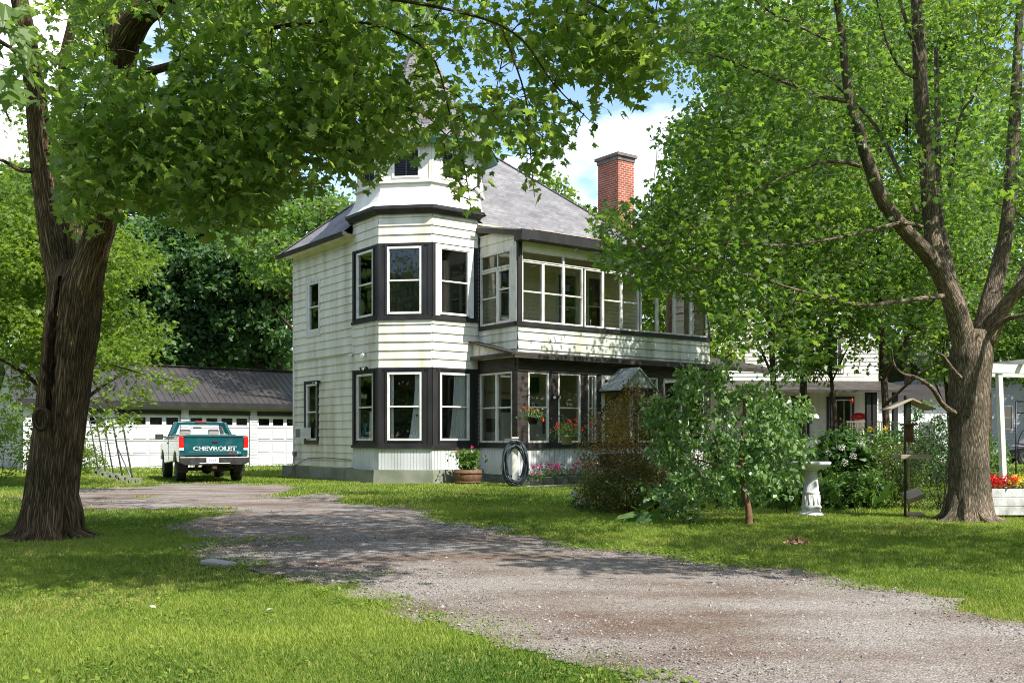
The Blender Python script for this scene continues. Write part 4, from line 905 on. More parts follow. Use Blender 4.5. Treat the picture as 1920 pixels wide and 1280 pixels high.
LM([(1836, 660, 15.7), (1852, 590, 15.7), (1868, 520, 15.8), (1884, 450, 15.8), (1893, 380, 15.8), (1898, 300, 15.9), (1905, 180, 15.9), (1910, 60, 15.9), (1918, -60, 16), (1930, -250, 16)], [0.210, 0.168, 0.134, 0.109, 0.101, 0.097, 0.088, 0.061, 0.054, 0.027], 20, .025)
LM([(1850, 640, 15.6), (1880, 580, 15.4), (1915, 540, 15.2), (1960, 500, 15), (2060, 440, 14.6)], [0.143, 0.109, 0.101, 0.084, 0.041], 14); LM([(1855, 625, 15.5), (1885, 600, 15.2), (1925, 590, 14.9), (2000, 570, 14.5)], [0.054, 0.041, 0.037, 0.027], 10); LM([(1862, 610, 15.8), (1905, 540, 16.2), (1950, 420, 16.6)], [0.084, 0.048, 0.034], 10)
LM([(1792, 775, 15.6), (1768, 758, 15.3), (1748, 728, 15.1), (1720, 708, 14.9), (1692, 700, 14.8), (1676, 682, 14.7), (1672, 655, 14.6)], [0.048, 0.039, 0.033, 0.024, 0.019, 0.015, 0.010], 12, .05)
LM([(1800, 708, 15.45), (1782, 688, 15.2), (1768, 668, 15.05), (1752, 660, 14.95)], [0.041, 0.034, 0.029, 0.010], 12)
LM([(1612, 312, 14.95), (1590, 305, 14.8), (1550, 304, 14.5), (1500, 318, 14.2), (1430, 350, 13.9), (1350, 388, 13.6), (1290, 440, 13.4)], [0.034, 0.031, 0.027, 0.023, 0.018, 0.011, 0.004], 10)
LM([(1728, 425, 15.4), (1690, 418, 15), (1640, 430, 14.7), (1560, 448, 14.3), (1475, 459, 13.9), (1380, 458, 13.6), (1290, 458, 13.4), (1200, 450, 13.2)], [0.034, 0.031, 0.027, 0.022, 0.018, 0.014, 0.009, 0.003], 10)
LM([(1768, 555, 15.4), (1700, 563, 15), (1620, 572, 14.5), (1560, 560, 14.2), (1490, 542, 13.9), (1400, 515, 13.7), (1300, 498, 13.5)], [0.041, 0.034, 0.027, 0.022, 0.017, 0.011, 0.004], 10)
LM([(1590, 190, 14.9), (1540, 180, 14.6), (1460, 150, 14.3), (1390, 122, 14.1), (1330, 102, 13.9), (1270, 98, 13.8)], [0.034, 0.031, 0.024, 0.019, 0.012, 0.004], 10); LM([(1580, 90, 14.7), (1520, 60, 14.2), (1440, 20, 13.8), (1400, -20, 13.6)], [0.027, 0.020, 0.015, 0.008], 8)
LM([(1720, 400, 15.6), (1690, 330, 15.9), (1650, 250, 16), (1610, 200, 16), (1550, 145, 16)], [0.037, 0.034, 0.031, 0.024, 0.014], 10); LM([(1780, 350, 16), (1800, 220, 15.6), (1830, 170, 15.4), (1840, 60, 15.2)], [0.027, 0.020, 0.014, 0.007], 8)
LM([(1728, 150, 15.5), (1690, 130, 15.3), (1660, 70, 15.1), (1640, -20, 15)], [0.034, 0.024, 0.017, 0.010], 8)
RPOLY = [(1235, -300), (1255, 60), (1275, 105), (1335, 140), (1335, 172), (1280, 195), (1222, 235), (1232, 300), (1215, 372), (1108, 385), (1108, 432), (1132, 452), (1108, 492), (1190, 545), (1240, 556), (1320, 566), (1345, 640), (1420, 668), (1480, 672), (1560, 690), (1640, 705), (1665, 725), (1740, 705), (1775, 600), (1840, 590), (1925, 640), (2600, 640), (2600, -300)]
def keep_right(P, soft=8):
    px, py = proj(P); j = rng.normal(0, soft, len(px)); return inpoly(px + j, py + j * .5, RPOLY)
n = 1330; px = np.where(rng.random(n) < .35, rng.uniform(1105, 1420, n), rng.uniform(1100, 1990, n)); py = rng.uniform(-60, 690, n); Y = rng.uniform(13.0, 16.8, n); cen = np.stack([(px - 960) / F * Y, Y, EYE + (HOR - py) / F * Y], 1)
k = keep_right(cen, 2) & (rng.random(n) < np.where(px > 1560, .40, .9)) & ~((px > 1690) & (py > 380) & (Y < 15.8)) & ~((px > 1580) & (px < 1700) & (py > 200) & (Y < 15.2)); cen = cen[k] - np.array(O)
twigs(tm, SAM, cen, .009, 3); tm.build('trunk', M['bark2'], t)
P, tb_ = sprays(cen, 27, .50, .26); k = keep_right(P + np.array(O), 10); P, tb_ = P[k], tb_[k]
leaves('crown', P, .095, 'maple', M['leafB'], t, (28, 22), 32, np.clip(.40 + tb_ + rng.normal(0, .17, len(P)), 0, 1))
cu = np.concatenate([ellipsoid(420, (7.5, 15.0, 10.5), (5.6, 4.6, 3.0), .2), ellipsoid(210, (8.9, 8.6, 6.7), (3.0, 2.8, 1.1), .1), ellipsoid(46, (5.7, 6.5, 6.3), (1.7, .8, .4), .1)]); cu = cu[~in_frame(cu, 90)] - np.array(O)  # out of view lobes, placed to throw shade on the right lawn and drive
P, tb_ = sprays(cu, 26, .55, .3); leaves('upper_crown', P, .14, 'maple5', M['leafB'], t, (30, 22), 34)

# ------------------------------------------------------------------ trees further back
def tree(name, px, Y, h, rx, z0, n, ls, m, label, cat='tree', group=None, blobs=22, tr=.22, kind='leaf', bark='bark3', trunkpath=None, seed=0, per=30, sr=None):
    base = at(px, Y); t = empty(name, base, 0, label, cat, group); b = MB(); zc = (z0 + h) / 2
    p = limb(b, [(0, 0, -.1), (0.1, 0, z0 * .6), (-.05, .1, z0 + (h - z0) * .3), (.1, 0, z0 + (h - z0) * .8)], [tr * 1.25, tr, tr * .7, tr * .15], 10, .03, 4)
    for i in range(6):
        a = rng.uniform(0, 6.28); zz = z0 * .85 + (h - z0) * rng.uniform(.0, .45); e = (math.cos(a) * rx * .7, math.sin(a) * rx * .7, zz + rx * rng.uniform(.4, .9))
        limb(b, [(0, 0, zz), (e[0] * .45, e[1] * .45, zz + (e[2] - zz) * .6), e], [tr * .45, tr * .3, tr * .08], 7, .03, 3)
    b.build('trunk', M[bark], t)
    c = ellipsoid(blobs, (0, 0, zc), (rx * .72, rx * .72, (h - z0) * .40), .25); br = rng.uniform(.26, .46, blobs) * rx
    m_ = max(1, int(n / per)); i = rng.integers(0, blobs, m_); v = rng.normal(0, 1, (m_, 3)); v /= np.linalg.norm(v, axis=1)[:, None]; v[:, 2] *= .75
    cen = c[i] + v * (br[i] * rng.uniform(.55, 1.05, m_))[:, None]; P, tb2 = sprays(cen, per, sr or rx * .15, .3)
    leaves('crown', P, ls, kind, m, t, (25, 30), 42, np.clip(.45 + tb2 * 1.2 + rng.normal(0, .16, len(P)), 0, 1)); return t
gb = 'tall trees behind the garage'
tree('tree', -120, 56, 19, 6.2, 2.2, 17100, .30, M['leafC'], 'tall leafy tree at the far left edge beyond the shed', group=gb)
tree('tree', 95, 60, 20, 6.0, 3.0, 17100, .30, M['leafC'], 'tall mid green tree whose crown shows behind the leaning maple trunk', group=gb)
tree('tree', 275, 57, 20, 5.6, 3.4, 27000, .28, M['leafE'], 'dark blue green tree above the left half of the garage roof', group=gb, tr=.4)
tree('tree', 395, 59, 19, 5.4, 3.8, 27000, .28, M['leafE'], 'dark leafy tree rising behind the middle of the garage roof', group=gb, tr=.36)
tree('tree', 512, 57, 18, 5.0, 4.2, 27000, .28, M['leafE'], 'thick trunked tree between the garage roof and the house', group=gb, tr=.62)
tree('tree', 600, 47, 14.5, 4.2, 4.5, 11000, .21, M['leafB'], 'sunlit tree peeping over the left slope of the house roof', tr=.4)
tree('tree', 700, 75, 22, 7, 5, 7000, .36, M['leafC'], 'distant tree hidden behind the turret')
tree('tree', 1055, 47, 15.2, 3.2, 5, 10000, .19, M['leafD'], 'bright tree behind the roof, left of the brick chimney')
tree('understorey_tree', 1930, 27, 7.4, 2.3, 2.2, 9000, .11, M['leafB'], 'low leafy young tree over the arbor at the right edge', tr=.08, kind='maple5', blobs=18)
gr_ = 'trees behind the right hand maple'
tree('tree', 1285, 42, 13.0, 3.4, 2.5, 11000, .18, M['leafD'], 'yellow green sunlit tree just right of the brick chimney', group=gr_)
tree('tree', 1400, 62, 33, 6.8, 6, 22000, .30, M['leafC'], 'tall tree behind the sun porch end', group=gr_)
tree('tree', 1550, 64, 34, 6.8, 6, 22000, .30, M['leafD'], 'tall tree rising behind the rear house gable', group=gr_)
tree('tree', 1700, 61, 33, 6.8, 4, 22000, .30, M['leafC'], 'leafy tree behind the left limbs of the pale maple', group=gr_)
tree('tree', 1850, 59, 32, 6.6, 3.5, 22000, .30, M['leafD'], 'leafy tree behind the right limbs of the pale maple', group=gr_)
tree('tree', 1990, 38, 17, 4.6, 3.6, 13000, .19, M['leafC'], 'leafy tree at the far right edge above the white arbor', group=gr_, tr=.12)
tree('tree', 2080, 60, 15, 5, 2.5, 6000, .3, M['leafE'], 'dark tree behind the grey neighbouring house', group=gr_)
tree('understorey_tree', 1448, 24.5, 12.8, 2.75, 2.2, 22000, .11, M['leafB'], 'slim young tree in front of the sun porch end, above the garden shrubs', tr=.085, kind='maple5', blobs=34)
tree('understorey_tree', 1655, 24.5, 14.0, 3.2, 2.3, 22000, .115, M['leafB'], 'slim young tree left of the pale maple trunk', tr=.09, kind='maple5', blobs=36)
tree('understorey_tree', 1560, 27, 7.6, 2.1, 2.5, 9000, .11, M['leafB'], 'slim young tree between the other two, before the rear house', tr=.06, kind='maple5', blobs=18)
tree('understorey_tree', 1775, 28, 8.0, 2.2, 2.4, 10000, .11, M['leafB'], 'slim young tree hidden behind the pale maple trunk', tr=.06, kind='maple5', blobs=18)
tree('understorey_tree', 1500, 28.5, 14.5, 3.1, 6.0, 15000, .13, M['leafB'], 'taller tree added to shade the sun porch, behind the other young trees', tr=.10, kind='maple5', blobs=26)  # added tree, mostly hidden by the others; its crown shades the porch parapet
tree('bright_maple', 105, 26, 11.5, 2.75, 1.0, 24000, .125, M['leafD'], 'bright yellow green maple behind the leaning trunk at the left edge', kind='maple5', tr=.16, blobs=34)
# its low bough in front of the garage roof
t = empty('low_bough', at(190, 23.5), 0, 'low sunlit maple bough hanging across the garage eaves beside the trunk', 'branch'); O = at(190, 23.5)
b = MB(); q = limb(b, loc(P3([(60, 620, 25), (150, 660, 24), (230, 690, 23.5), (345, 718, 23.3)])), [.05, .035, .02, .008], 8); q += limb(b, loc(P3([(150, 660, 24), (190, 740, 23.6), (240, 790, 23.4)])), [.03, .02, .008], 7); b.build('stem', M['bark3'], t)
cen = np.array([tuple(pix(a, c_, 23.5 + rng.normal(0, .25)) - O) for a, c_ in [(180, 670), (200, 640), (215, 690), (240, 672), (250, 700), (275, 690), (300, 705), (325, 714), (345, 720), (190, 715), (205, 740), (225, 765), (240, 788), (215, 790), (180, 770), (255, 730), (265, 745), (170, 640), (225, 650), (235, 640), (180, 800), (260, 660)]])
twigs(b, q, cen, .006); P, tb_ = sprays(cen, 60, .36, .22); leaves('foliage', P, .11, 'maple5', M['leafD'], t, (25, 22), 32)
n = 110000; a = rng.uniform(.74, 2 * math.pi - .74, n); d = rng.uniform(42, 52, n); top = 13 + 7 * fbm(a * 7, a * 0 + .3, 77); P = np.stack([np.sin(a) * d, np.cos(a) * d, rng.random(n) ** .8 * top], 1)
tag(leaves('woods', P, .85, 'leaf', M['leafC'], None, (20, 35), 45), 'belt of trees across the street, mirrored in the window panes', 'woods', kind='stuff')
n = 26000; a = rng.uniform(-.92, -.50, n); d = rng.uniform(66, 76, n); top = 17 + 6 * fbm(a * 9, a * 0 + .3, 79); P = np.stack([np.sin(a) * d, np.cos(a) * d, rng.random(n) ** .8 * top], 1)
tag(leaves('woods', P, .85, 'leaf', M['leafC'], None, (20, 35), 45), 'belt of trees left of the garage, mirrored in the side windows', 'woods', kind='stuff')
# far woodland that closes the horizon
n = 90000; a = rng.uniform(-1.05, 1.05, n); d = rng.uniform(84, 100, n); top = 7 + 6 * fbm(a * 9, a * 0 + .3, 71)
P = np.stack([np.sin(a) * d, np.cos(a) * d, rng.random(n) ** .8 * top], 1)
tag(leaves('woods', P, .95, 'leaf', M['leafE'], None, (20, 35), 45), 'far dark woodland closing the view behind the gardens', 'woods', kind='stuff')
# ------------------------------------------------------------------ garage
GO = at(400, 45); ga = empty('garage', GO, TH, 'long white garage with brown ribbed metal roof and a row of overhead doors', 'garage')
g0, g1, GD, EH, RH = -7.9, 8.3, 6.2, 2.93, 4.70
doors = [-6.1, -2.9, .31, 3.51, 6.7]; DW, DH = 2.82, 2.40
ff_ = Face((g0, 0), (g1, 0)); b = MB()
wall(b, ff_, 0, EH, [(d - g0 - DW / 2, d - g0 + DW / 2, -1, DH) for d in doors], ex=.14)
fL = Face((g0, GD), (g0, 0)); wall(b, fL, 0, EH, ex=.14); b.poly([fL.P(0, EH), fL.P(GD, EH), fL.P(GD / 2, RH)]); fR = Face((g1, 0), (g1, GD)); wall(b, fR, 0, EH, ex=.14); b.poly([fR.P(0, EH), fR.P(GD, EH), fR.P(GD / 2, RH)]); wall(b, Face((g1, GD), (g0, GD)), 0, EH, ex=.14)
b.build('wall', M['gwhite'], ga)
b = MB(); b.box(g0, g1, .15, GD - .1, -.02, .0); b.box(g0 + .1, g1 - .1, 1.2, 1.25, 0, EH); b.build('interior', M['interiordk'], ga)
b = MB(); b.box(g0 - .1, g1 + .1, -.40, 0, EH - .06, EH - .02); b.build('soffit', M['siding'], ga)
# ribbed metal roof
b = MB(); sl_ = (RH - EH) / (GD / 2)
for sg in (1, -1):
    y0_, y1_ = (-.42, GD / 2) if sg > 0 else (GD + .42, GD / 2); z0 = EH - .42 * sl_ + .03; z1 = RH + .03
    b.poly([(g0 - .3, y0_, z0), (g1 + .3, y0_, z0), (g1 + .3, y1_, z1), (g0 - .3, y1_, z1)])
    x = g0 - .28
    while x < g1 + .3: b.bar((x, y0_, z0 + .012), (x, y1_, z1 + .012), .05, .03); x += .305
b.bar((g0 - .32, GD / 2, RH + .06), (g1 + .32, GD / 2, RH + .06), .3, .03)
b.build('roof', M['metalroof'], ga)
b = MB(); b.box(g0 - .32, g1 + .3, -.47, -.42, EH - .24, EH - .0); b.build('gutter', M['dark'], ga)
for d in doors:
    b = MB()
    b.box(d - DW / 2 - .02, d + DW / 2 + .02, -.06, .06, DH - .02, DH + .17); b.build('door_header', M['dark'], ga)
    b = MB()
    for r_ in range(4):
        z0, z1 = r_ * DH / 4, (r_ + 1) * DH / 4 - .022
        if r_ < 3:
            b.box(d - DW / 2, d + DW / 2, .06, .11, z0, z1)
            for c_ in range(4): xc = d - DW / 2 + DW * (c_ + .5) / 4; b.box(xc - .29, xc + .29, .035, .06, z0 + .09, z1 - .08)
        else:
            wz0, wz1 = z0 + .12, z1 - .14; b.box(d - DW / 2, d + DW / 2, .06, .11, z0, wz0); b.box(d - DW / 2, d + DW / 2, .06, .11, wz1, z1 + .01)
            xs_ = [d - DW / 2] + [d - DW / 2 + DW * (c_ + .5) / 4 + s * .26 for c_ in range(4) for s in (-1, 1)] + [d + DW / 2]
            for i in range(0, 10, 2): b.box(xs_[i], xs_[i + 1], .06, .11, wz0, wz1)
    dr_ = b.build('overhead_door', M['gwhite'], ga, bevel=.006)
    b = MB()
    for c_ in range(4): xc = d - DW / 2 + DW * (c_ + .5) / 4; b.poly([(xc - .26, .09, wz0), (xc + .26, .09, wz0), (xc + .26, .09, wz1), (xc - .26, .09, wz1)])
    b.build('pane', M['glassdark'], dr_)
# little shed beyond the left tree
sh = empty('shed', at(12, 48), R(20), 'small grey green garden shed at the far left edge', 'shed'); b = MB(); M['shed'] = mat('shed_grey_green', (.16, .19, .16), (.11, .13, .11), .8, 2)
for f_ in (Face((-1.5, 0), (1.5, 0)), Face((1.5, 0), (1.5, 2.4)), Face((1.5, 2.4), (-1.5, 2.4)), Face((-1.5, 2.4), (-1.5, 0))): wall(b, f_, 0, 2.0, ex=.18)
b.build('wall', M['shed'], sh); b = MB()
for s in (-1, 1): b.prism([(0, 2.9), (s * 1.75, 1.95), (s * 1.75, 1.88), (0, 2.83)], -.2, 2.6, 'xz')
b.build('roof', M['metalroof'], sh); b = MB(); b.box(-.45, .45, -.05, 0.03, .05, 1.85); b.build('door', M['white'], sh)
# ------------------------------------------------------------------ pickup truck
M['teal'] = mat('teal_metallic_paint', (.003, .072, .088), (.004, .058, .070), .22, 2, spec=.6, coat=.8)
M['silver'] = mat('white_paint_truck', (.52, .54, .56), (.45, .47, .49), .25, 2, spec=.5, coat=.6)
M['taillight'] = mat('red_lens', (.55, .012, .010), None, .2, coat=.5); M['clearlens'] = mat('clear_lens', (.75, .70, .68), None, .2)
M['rustmetal'] = mat('rusty_underbody', (.09, .04, .02), (.03, .022, .018), .9, 9); M['beige'] = mat('beige_seat', (.34, .29, .21), None, .9)
M['bumper'] = mat('dull_chrome', (.13, .13, .135), (.08, .075, .07), .4, 6, metal=.9, spec=.5)
M['plate'] = mat('plate_white', (.75, .77, .80), None, .5); M['plateblue'] = mat('plate_blue', (.03, .06, .22), None, .5); M['letterwhite'] = mat('letter_white', (.80, .82, .82), None, .4); M['letterred'] = mat('letter_red', (.55, .02, .02), None, .4)
tk_ = empty('pickup_truck', at(401, 29.0), R(25.5), 'teal and white pickup truck parked on the gravel with its tailgate to the viewer', 'pickup truck')
def arc(cy, cz, r, a0, a1, n=10): return [(cy + r * math.cos(R(a0 + (a1 - a0) * i / n)), cz + r * math.sin(R(a0 + (a1 - a0) * i / n))) for i in range(n + 1)]
WY1, WY2, WR = 1.02, 4.32, .385
side = [(.03, .60)] + arc(WY1, .42, .50, 158, 22) + [(3.76, .50)] + arc(WY2, .42, .50, 170, 22) + [(5.25, .62), (5.28, 1.02), (5.15, 1.12), (3.95, 1.22), (3.9, 1.38), (.03, 1.38)]
b = MB()
for s in (-1, 1): b.prism(side, s * .80, s * .975, 'yz')
b.prism([(-.8, .6), (.8, .6), (.8, 1.2), (.62, 1.24), (-.62, 1.24), (-.8, 1.2)], 3.95, 5.2, 'xz')
bd = b.build('body', M['silver'], tk_, bevel=.035)
b = MB(); b.box(-.80, .80, .06, 2.5, .80, .84); b.box(-.80, .80, 2.44, 2.5, .84, 1.38); b.build('load_bed', M['teal'], tk_)
b = MB()
for s in (-1, 1): b.box(min(s * .78, s * .985), max(s * .78, s * .985), .02, 2.5, 1.375, 1.405)
b.build('bed_rail', M['teal'], tk_, bevel=.012)
b = MB(); b.box(-.84, .84, -.045, .03, .82, 1.385); b.box(-.84, .84, -.07, .02, 1.35, 1.395); b.box(-.72, .72, -.056, -.045, .90, .925)
for s in (-1, 1): b.box(min(s * .84, s * .97), max(s * .84, s * .97), -.025, .06, .80, .97)
tg = b.build('tailgate', M['teal'], tk_, bevel=.012)
b = MB(); b.box(-.06, .11, -.058, -.045, 1.17, 1.245); b.build('handle', M['black'], tg, bevel=.006)
def lettering(body, x, y, z, size, matl, parent, sx=1.0, off=0.0, name='lettering', ext=.004, shear=0):
    c = bpy.data.curves.new(name, 'FONT'); c.body = body; c.size = size; c.extrude = ext; c.align_x = 'CENTER'; c.offset = off; c.shear = shear; c.space_character = 1.08
    o = bpy.data.objects.new(name, c); C.objects.link(o); dg = bpy.context.evaluated_depsgraph_get(); me = bpy.data.meshes.new_from_object(o.evaluated_get(dg))
    bpy.data.objects.remove(o); me.materials.clear(); me.materials.append(matl); me.transform(Matrix.Rotation(R(90), 4, 'X') @ Matrix.Scale(sx, 4, (1, 0, 0))); me.transform(Matrix.Translation((x, y, z)))
    m_ = bpy.data.objects.new(name, me); C.objects.link(m_); m_.parent = parent; return m_
lettering('CHEVROLET', .02, -.050, .955, .165, M['letterwhite'], tg, 1.27, .005); lettering('CHEVROLET', .02, -.056, .955, .165, M['teal'], tg, 1.27, -.0035, 'lettering_inset')
lettering('Z71', .50, -.052, .868, .075, M['letterred'], tg, 1.3, .002, 'badge', shear=.25); lettering('4x4', .70, -.052, .868, .06, M['letterwhite'], tg, 1.2, 0, 'badge')
for s in (-1, 1):
    b = MB(); b.prism([(s * .845, 1.03), (s * .985, 1.03), (s * .985, 1.37), (s * .86, 1.37)], -.05, .16, 'xz'); l_ = b.build('tail_light', M['taillight'], tk_, bevel=.012)
    b = MB(); b.box(min(s * .85, s * .98), max(s * .85, s * .98), -.045, .12, .965, 1.03); b.build('reverse_lens', M['clearlens'], l_)
b = MB(); b.prism([(-.985, .60), (-.985, .77), (.985, .77), (.985, .60), (.82, .53), (-.82, .53)], -.20, -.02, 'xz'); b.box(-.45, .45, -.215, -.1, .55, .60); bm_ = b.build('bumper', M['bumper'], tk_, bevel=.02)
b = MB(); b.box(-.24, .10, -.222, -.20, .60, .765); pl_ = b.build('license_plate', M['plate'], bm_, bevel=.004); lettering('293 656', -.07, -.224, .635, .105, M['plateblue'], pl_, .82, .001, ext=.002)
# cab
b = MB(); cz0, cz1 = 1.38, 1.80; qb = {'r': (2.52, 2.66), 'f': (4.05, 3.45)}
for s in (-1, 1):
    b.bar((s * .885, 2.56, cz0), (s * .71, 2.70, cz1), .15, .13); b.bar((s * .88, 4.02, 1.2), (s * .70, 3.42, cz1), .07, .07); b.bar((s * .70, 2.68, cz1 - .01), (s * .70, 3.44, cz1 - .01), .09, .07)
    b.bar((s * .87, 3.1, cz0), (s * .70, 3.08, cz1), .05, .05) if False else None
b.bar((-.70, 2.69, cz1 - .02), (.70, 2.69, cz1 - .02), .09, .10); b.bar((-.70, 3.43, cz1), (.70, 3.43, cz1), .07, .07); b.bar((-.88, 2.55, 1.41), (.88, 2.55, 1.41), .07, .06)
rows = []
for i in range(7):
    y = 2.64 + .82 * i / 6; zc_ = .045 * math.sin(math.pi * (.15 + .75 * i / 6)); rows.append([(x, y, cz1 + zc_ * (1 - (x / .78) ** 2) + .012) for x in np.linspace(-.74, .74, 9)])
b.grid(rows); b.box(-.93, .93, 2.5, 2.56, .7, 1.40); b.build('cab', M['teal'], tk_, bevel=.012)
b = MB(); b.poly([(-.80, 2.57, 1.42), (.80, 2.57, 1.42), (.64, 2.69, 1.76), (-.64, 2.69, 1.76)]); b.build('rear_window', M['glass'], tk_)
b = MB(); b.poly([(-.80, 4.0, 1.24), (.80, 4.0, 1.24), (.66, 3.45, 1.78), (-.66, 3.45, 1.78)]); b.build('windscreen', M['glass'], tk_)
for s in (-1, 1):
    b = MB(); b.poly([(s * .89, 2.66, 1.39), (s * .89, 3.92, 1.28), (s * .71, 3.42, 1.77), (s * .71, 2.76, 1.77)]); b.build('side_window', M['glass'], tk_)
    b = MB(); b.box(min(s * .975, s * .982), max(s * .975, s * .982), 2.62, 3.75, .62, 1.34); d_ = b.build('door', M['silver'], tk_, bevel=.003); b = MB(); b.box(min(s * .98, s * 1.0), max(s * .98, s * 1.0), 2.70, 2.86, 1.14, 1.18); b.build('handle', M['black'], d_)
    b = MB(); b.bar((s * .92, 3.72, 1.36), (s * 1.06, 3.72, 1.37), .05); b.box(min(s * 1.02, s * 1.26), max(s * 1.02, s * 1.26), 3.66, 3.76, 1.28, 1.45); m_ = b.build('wing_mirror', M['black'], tk_, bevel=.015)
    b = MB(); b.box(min(s * 1.05, s * 1.23), max(s * 1.05, s * 1.23), 3.652, 3.66, 1.305, 1.425); b.build('mirror_glass', M['chrome'], m_)
b = MB(); b.box(-.17, .17, 2.62, 2.66, 1.82, 1.85); b.build('brake_light', M['taillight'], tk_, bevel=.006)
b = MB(); b.box(-.13, .13, 3.40, 3.43, 1.62, 1.68); b.build('rear_view_mirror', M['black'], tk_, bevel=.01)
for x in (-.45, .42): b = MB(); b.box(x - .25, x + .25, 2.80, 2.95, .95, 1.44); b.box(x - .17, x + .17, 2.80, 2.9, 1.42, 1.60); b.build('seat', M['beige'], tk_, bevel=.05)
def wheel(parent, x, y, r=WR, w=.26, name='wheel'):
    o_ = empty(name, (x, y, r), 0); o_.parent = parent; s = 1 if x > 0 else -1
    b = MB(); pr_ = [(r * .62, -w / 2), (r * .93, -w / 2), (r, -w / 2 + .03), (r, w / 2 - .03), (r * .93, w / 2), (r * .62, w / 2)]
    rows = [[(z, rr * math.cos(6.2832 * j / 28), rr * math.sin(6.2832 * j / 28)) for j in range(28)] for rr, z in pr_]; b.grid(rows + [rows[0]], True); b.build('tyre', M['rubber'], o_)
    b = MB(); rows = [[(s * z, rr * math.cos(6.2832 * j / 20), rr * math.sin(6.2832 * j / 20)) for j in range(20)] for rr, z in [(r * .63, w / 2 - .01), (r * .55, w / 2 - .02), (r * .45, w / 2 - .07), (r * .18, w / 2 - .04), (.001, w / 2 - .03)]]; b.grid(rows, True)
    for i in range(6): a = i * 1.0472; b.bar((s * (w / 2 - .05), r * .2 * math.cos(a), r * .2 * math.sin(a)), (s * (w / 2 - .03), r * .57 * math.cos(a), r * .57 * math.sin(a)), .06, .03)
    b.build('rim', M['steel'], o_)
for x, y in ((-.82, WY1), (.82, WY1), (-.82, WY2), (.82, WY2)): wheel(tk_, x, y)
b = MB(); b.tube([(-.8, WY1, .39), (.8, WY1, .39)], .05, 10); b.lathe([(0, -.16), (.12, -.13), (.17, 0), (.12, .13), (0, .16)], 14, (-.05, WY1, .40)); b.build('axle', M['black'], tk_)
b = MB(); b.bar((-.45, 0, .58), (-.45, 4.8, .58), .07, .13); b.bar((.45, 0, .58), (.45, 4.8, .58), .07, .13)
for y in (.1, .7, 1.9, 3): b.bar((-.45, y, .58), (.45, y, .58), .07, .09)
b.box(-.06, .06, -.16, .1, .42, .52); b.box(-.5, -.42, .2, .28, .35, .6); b.tube([(.55, .02, .44), (.55, 1.0, .46)], .04, 8); b.build('chassis', M['rustmetal'], tk_)
b = MB(); b.lathe([(.13, -.09), (.33, -.09), (.36, -.05), (.36, .05), (.33, .09), (.13, .09), (.13, -.09)], 22, (.22, .62, .42)); b.build('spare_tyre', M['rubber'], tk_)
for s in (-1, 1): b = MB(); b.box(s * .82 - .15, s * .82 + .15, .44, .455, .30, .70); b.build('mud_flap', M['black'], tk_)
# ------------------------------------------------------------------ bare car shelter frame on concrete blocks
cs = empty('shelter_frame', gnd(218, 899), 0, 'bare steel hoops of a car shelter frame standing on concrete blocks beside the trunk', 'car shelter'); b = MB()
B0, B1 = gnd(186, 890), gnd(250, 908); O = gnd(218, 899); nh = 5; sdir = Vector((-.88, -.47, 0)) * 1.75
pk_ = []
for i in range(nh):
    f = i / (nh - 1); p0 = B0.lerp(B1, f) - O; e0 = p0 + Vector((-.30, -.1, 1.92)); ap = p0 + sdir * .5 + Vector((0, 0, 2.45)); e1 = p0 + sdir + Vector((.3, .1, 1.92)); p1 = p0 + sdir
    b = MB(); b.tube([p0 + Vector((0, 0, .02)), e0, e0.lerp(ap, .12) + Vector((0, 0, .03)), ap, e1.lerp(ap, .12) + Vector((0, 0, .03)), e1, p1], .026, 7); b.build('hoop', M['steel'], cs); pk_.append((p0, e0, ap, e1))
b = MB()
for k in (1, 2, 3): b.tube([pk_[0][k], pk_[-1][k]], .022, 7)
b.tube([pk_[-1][0].lerp(pk_[-1][1], .05), pk_[-2][0].lerp(pk_[-2][1], .55)], .02, 6); b.build('rail', M['steel'], cs)
for i in range(nh):
    f = i / (nh - 1); p0 = B0.lerp(B1, f); Mx = Matrix.Translation(p0 + Vector((.06, -.12, 0))) @ Matrix.Rotation(R(-8 + 5 * i), 4, 'Z')
    bk = MB()
    for z0, z1 in ((0, .05), (.14, .19)): bk.box(-.20, .20, -.09, .09, z0, z1, Mx)
    for x0, x1 in ((-.20, -.15), (-.035, .035), (.15, .20)): bk.box(x0, x1, -.09, .09, .05, .14, Mx)
    o = bk.build('concrete_block', M['conc']); tag(o, 'hollow concrete block weighing down a leg of the bare shelter frame', 'concrete block', 'concrete blocks under the shelter frame')
# ------------------------------------------------------------------ houses further back on the right
rh = empty('rear_house', at(1575, 48), R(4), 'white shingled house with railed front porch, half hidden behind garden trees', 'house')
RW = Face((-6.2, 2.4), (3.0, 2.4)); b = MB(); wall(b, RW, 1.25, 7.2, [(4.75, 5.45, 1.3, 3.3), (6.6, 7.8, 1.5, 3.3), (4.2, 4.9, 4.9, 6.6), (6.3, 7.1, 4.9, 6.6)], ex=.2)
b.poly([RW.P(0, 7.2), RW.P(RW.L, 7.2), RW.P(RW.L / 2, 10.6)]); wall(b, Face((3.0, 2.4), (3.0, 11)), 0, 7.2, ex=.2); wall(b, Face((-6.2, 11), (-6.2, 2.4)), 0, 7.2, ex=.2); b.build('wall', M['siding'], rh)
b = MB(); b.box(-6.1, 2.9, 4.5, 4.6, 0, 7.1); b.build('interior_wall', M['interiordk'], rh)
b = MB(); c_ = -1.6
for s in (-1, 1): b.prism([(c_, 10.75), (c_ + s * 5.1, 7.0), (c_ + s * 5.1, 6.85), (c_, 10.6)], 2.0, 11.3, 'xz')
b.build('roof', M['shingle'], rh)
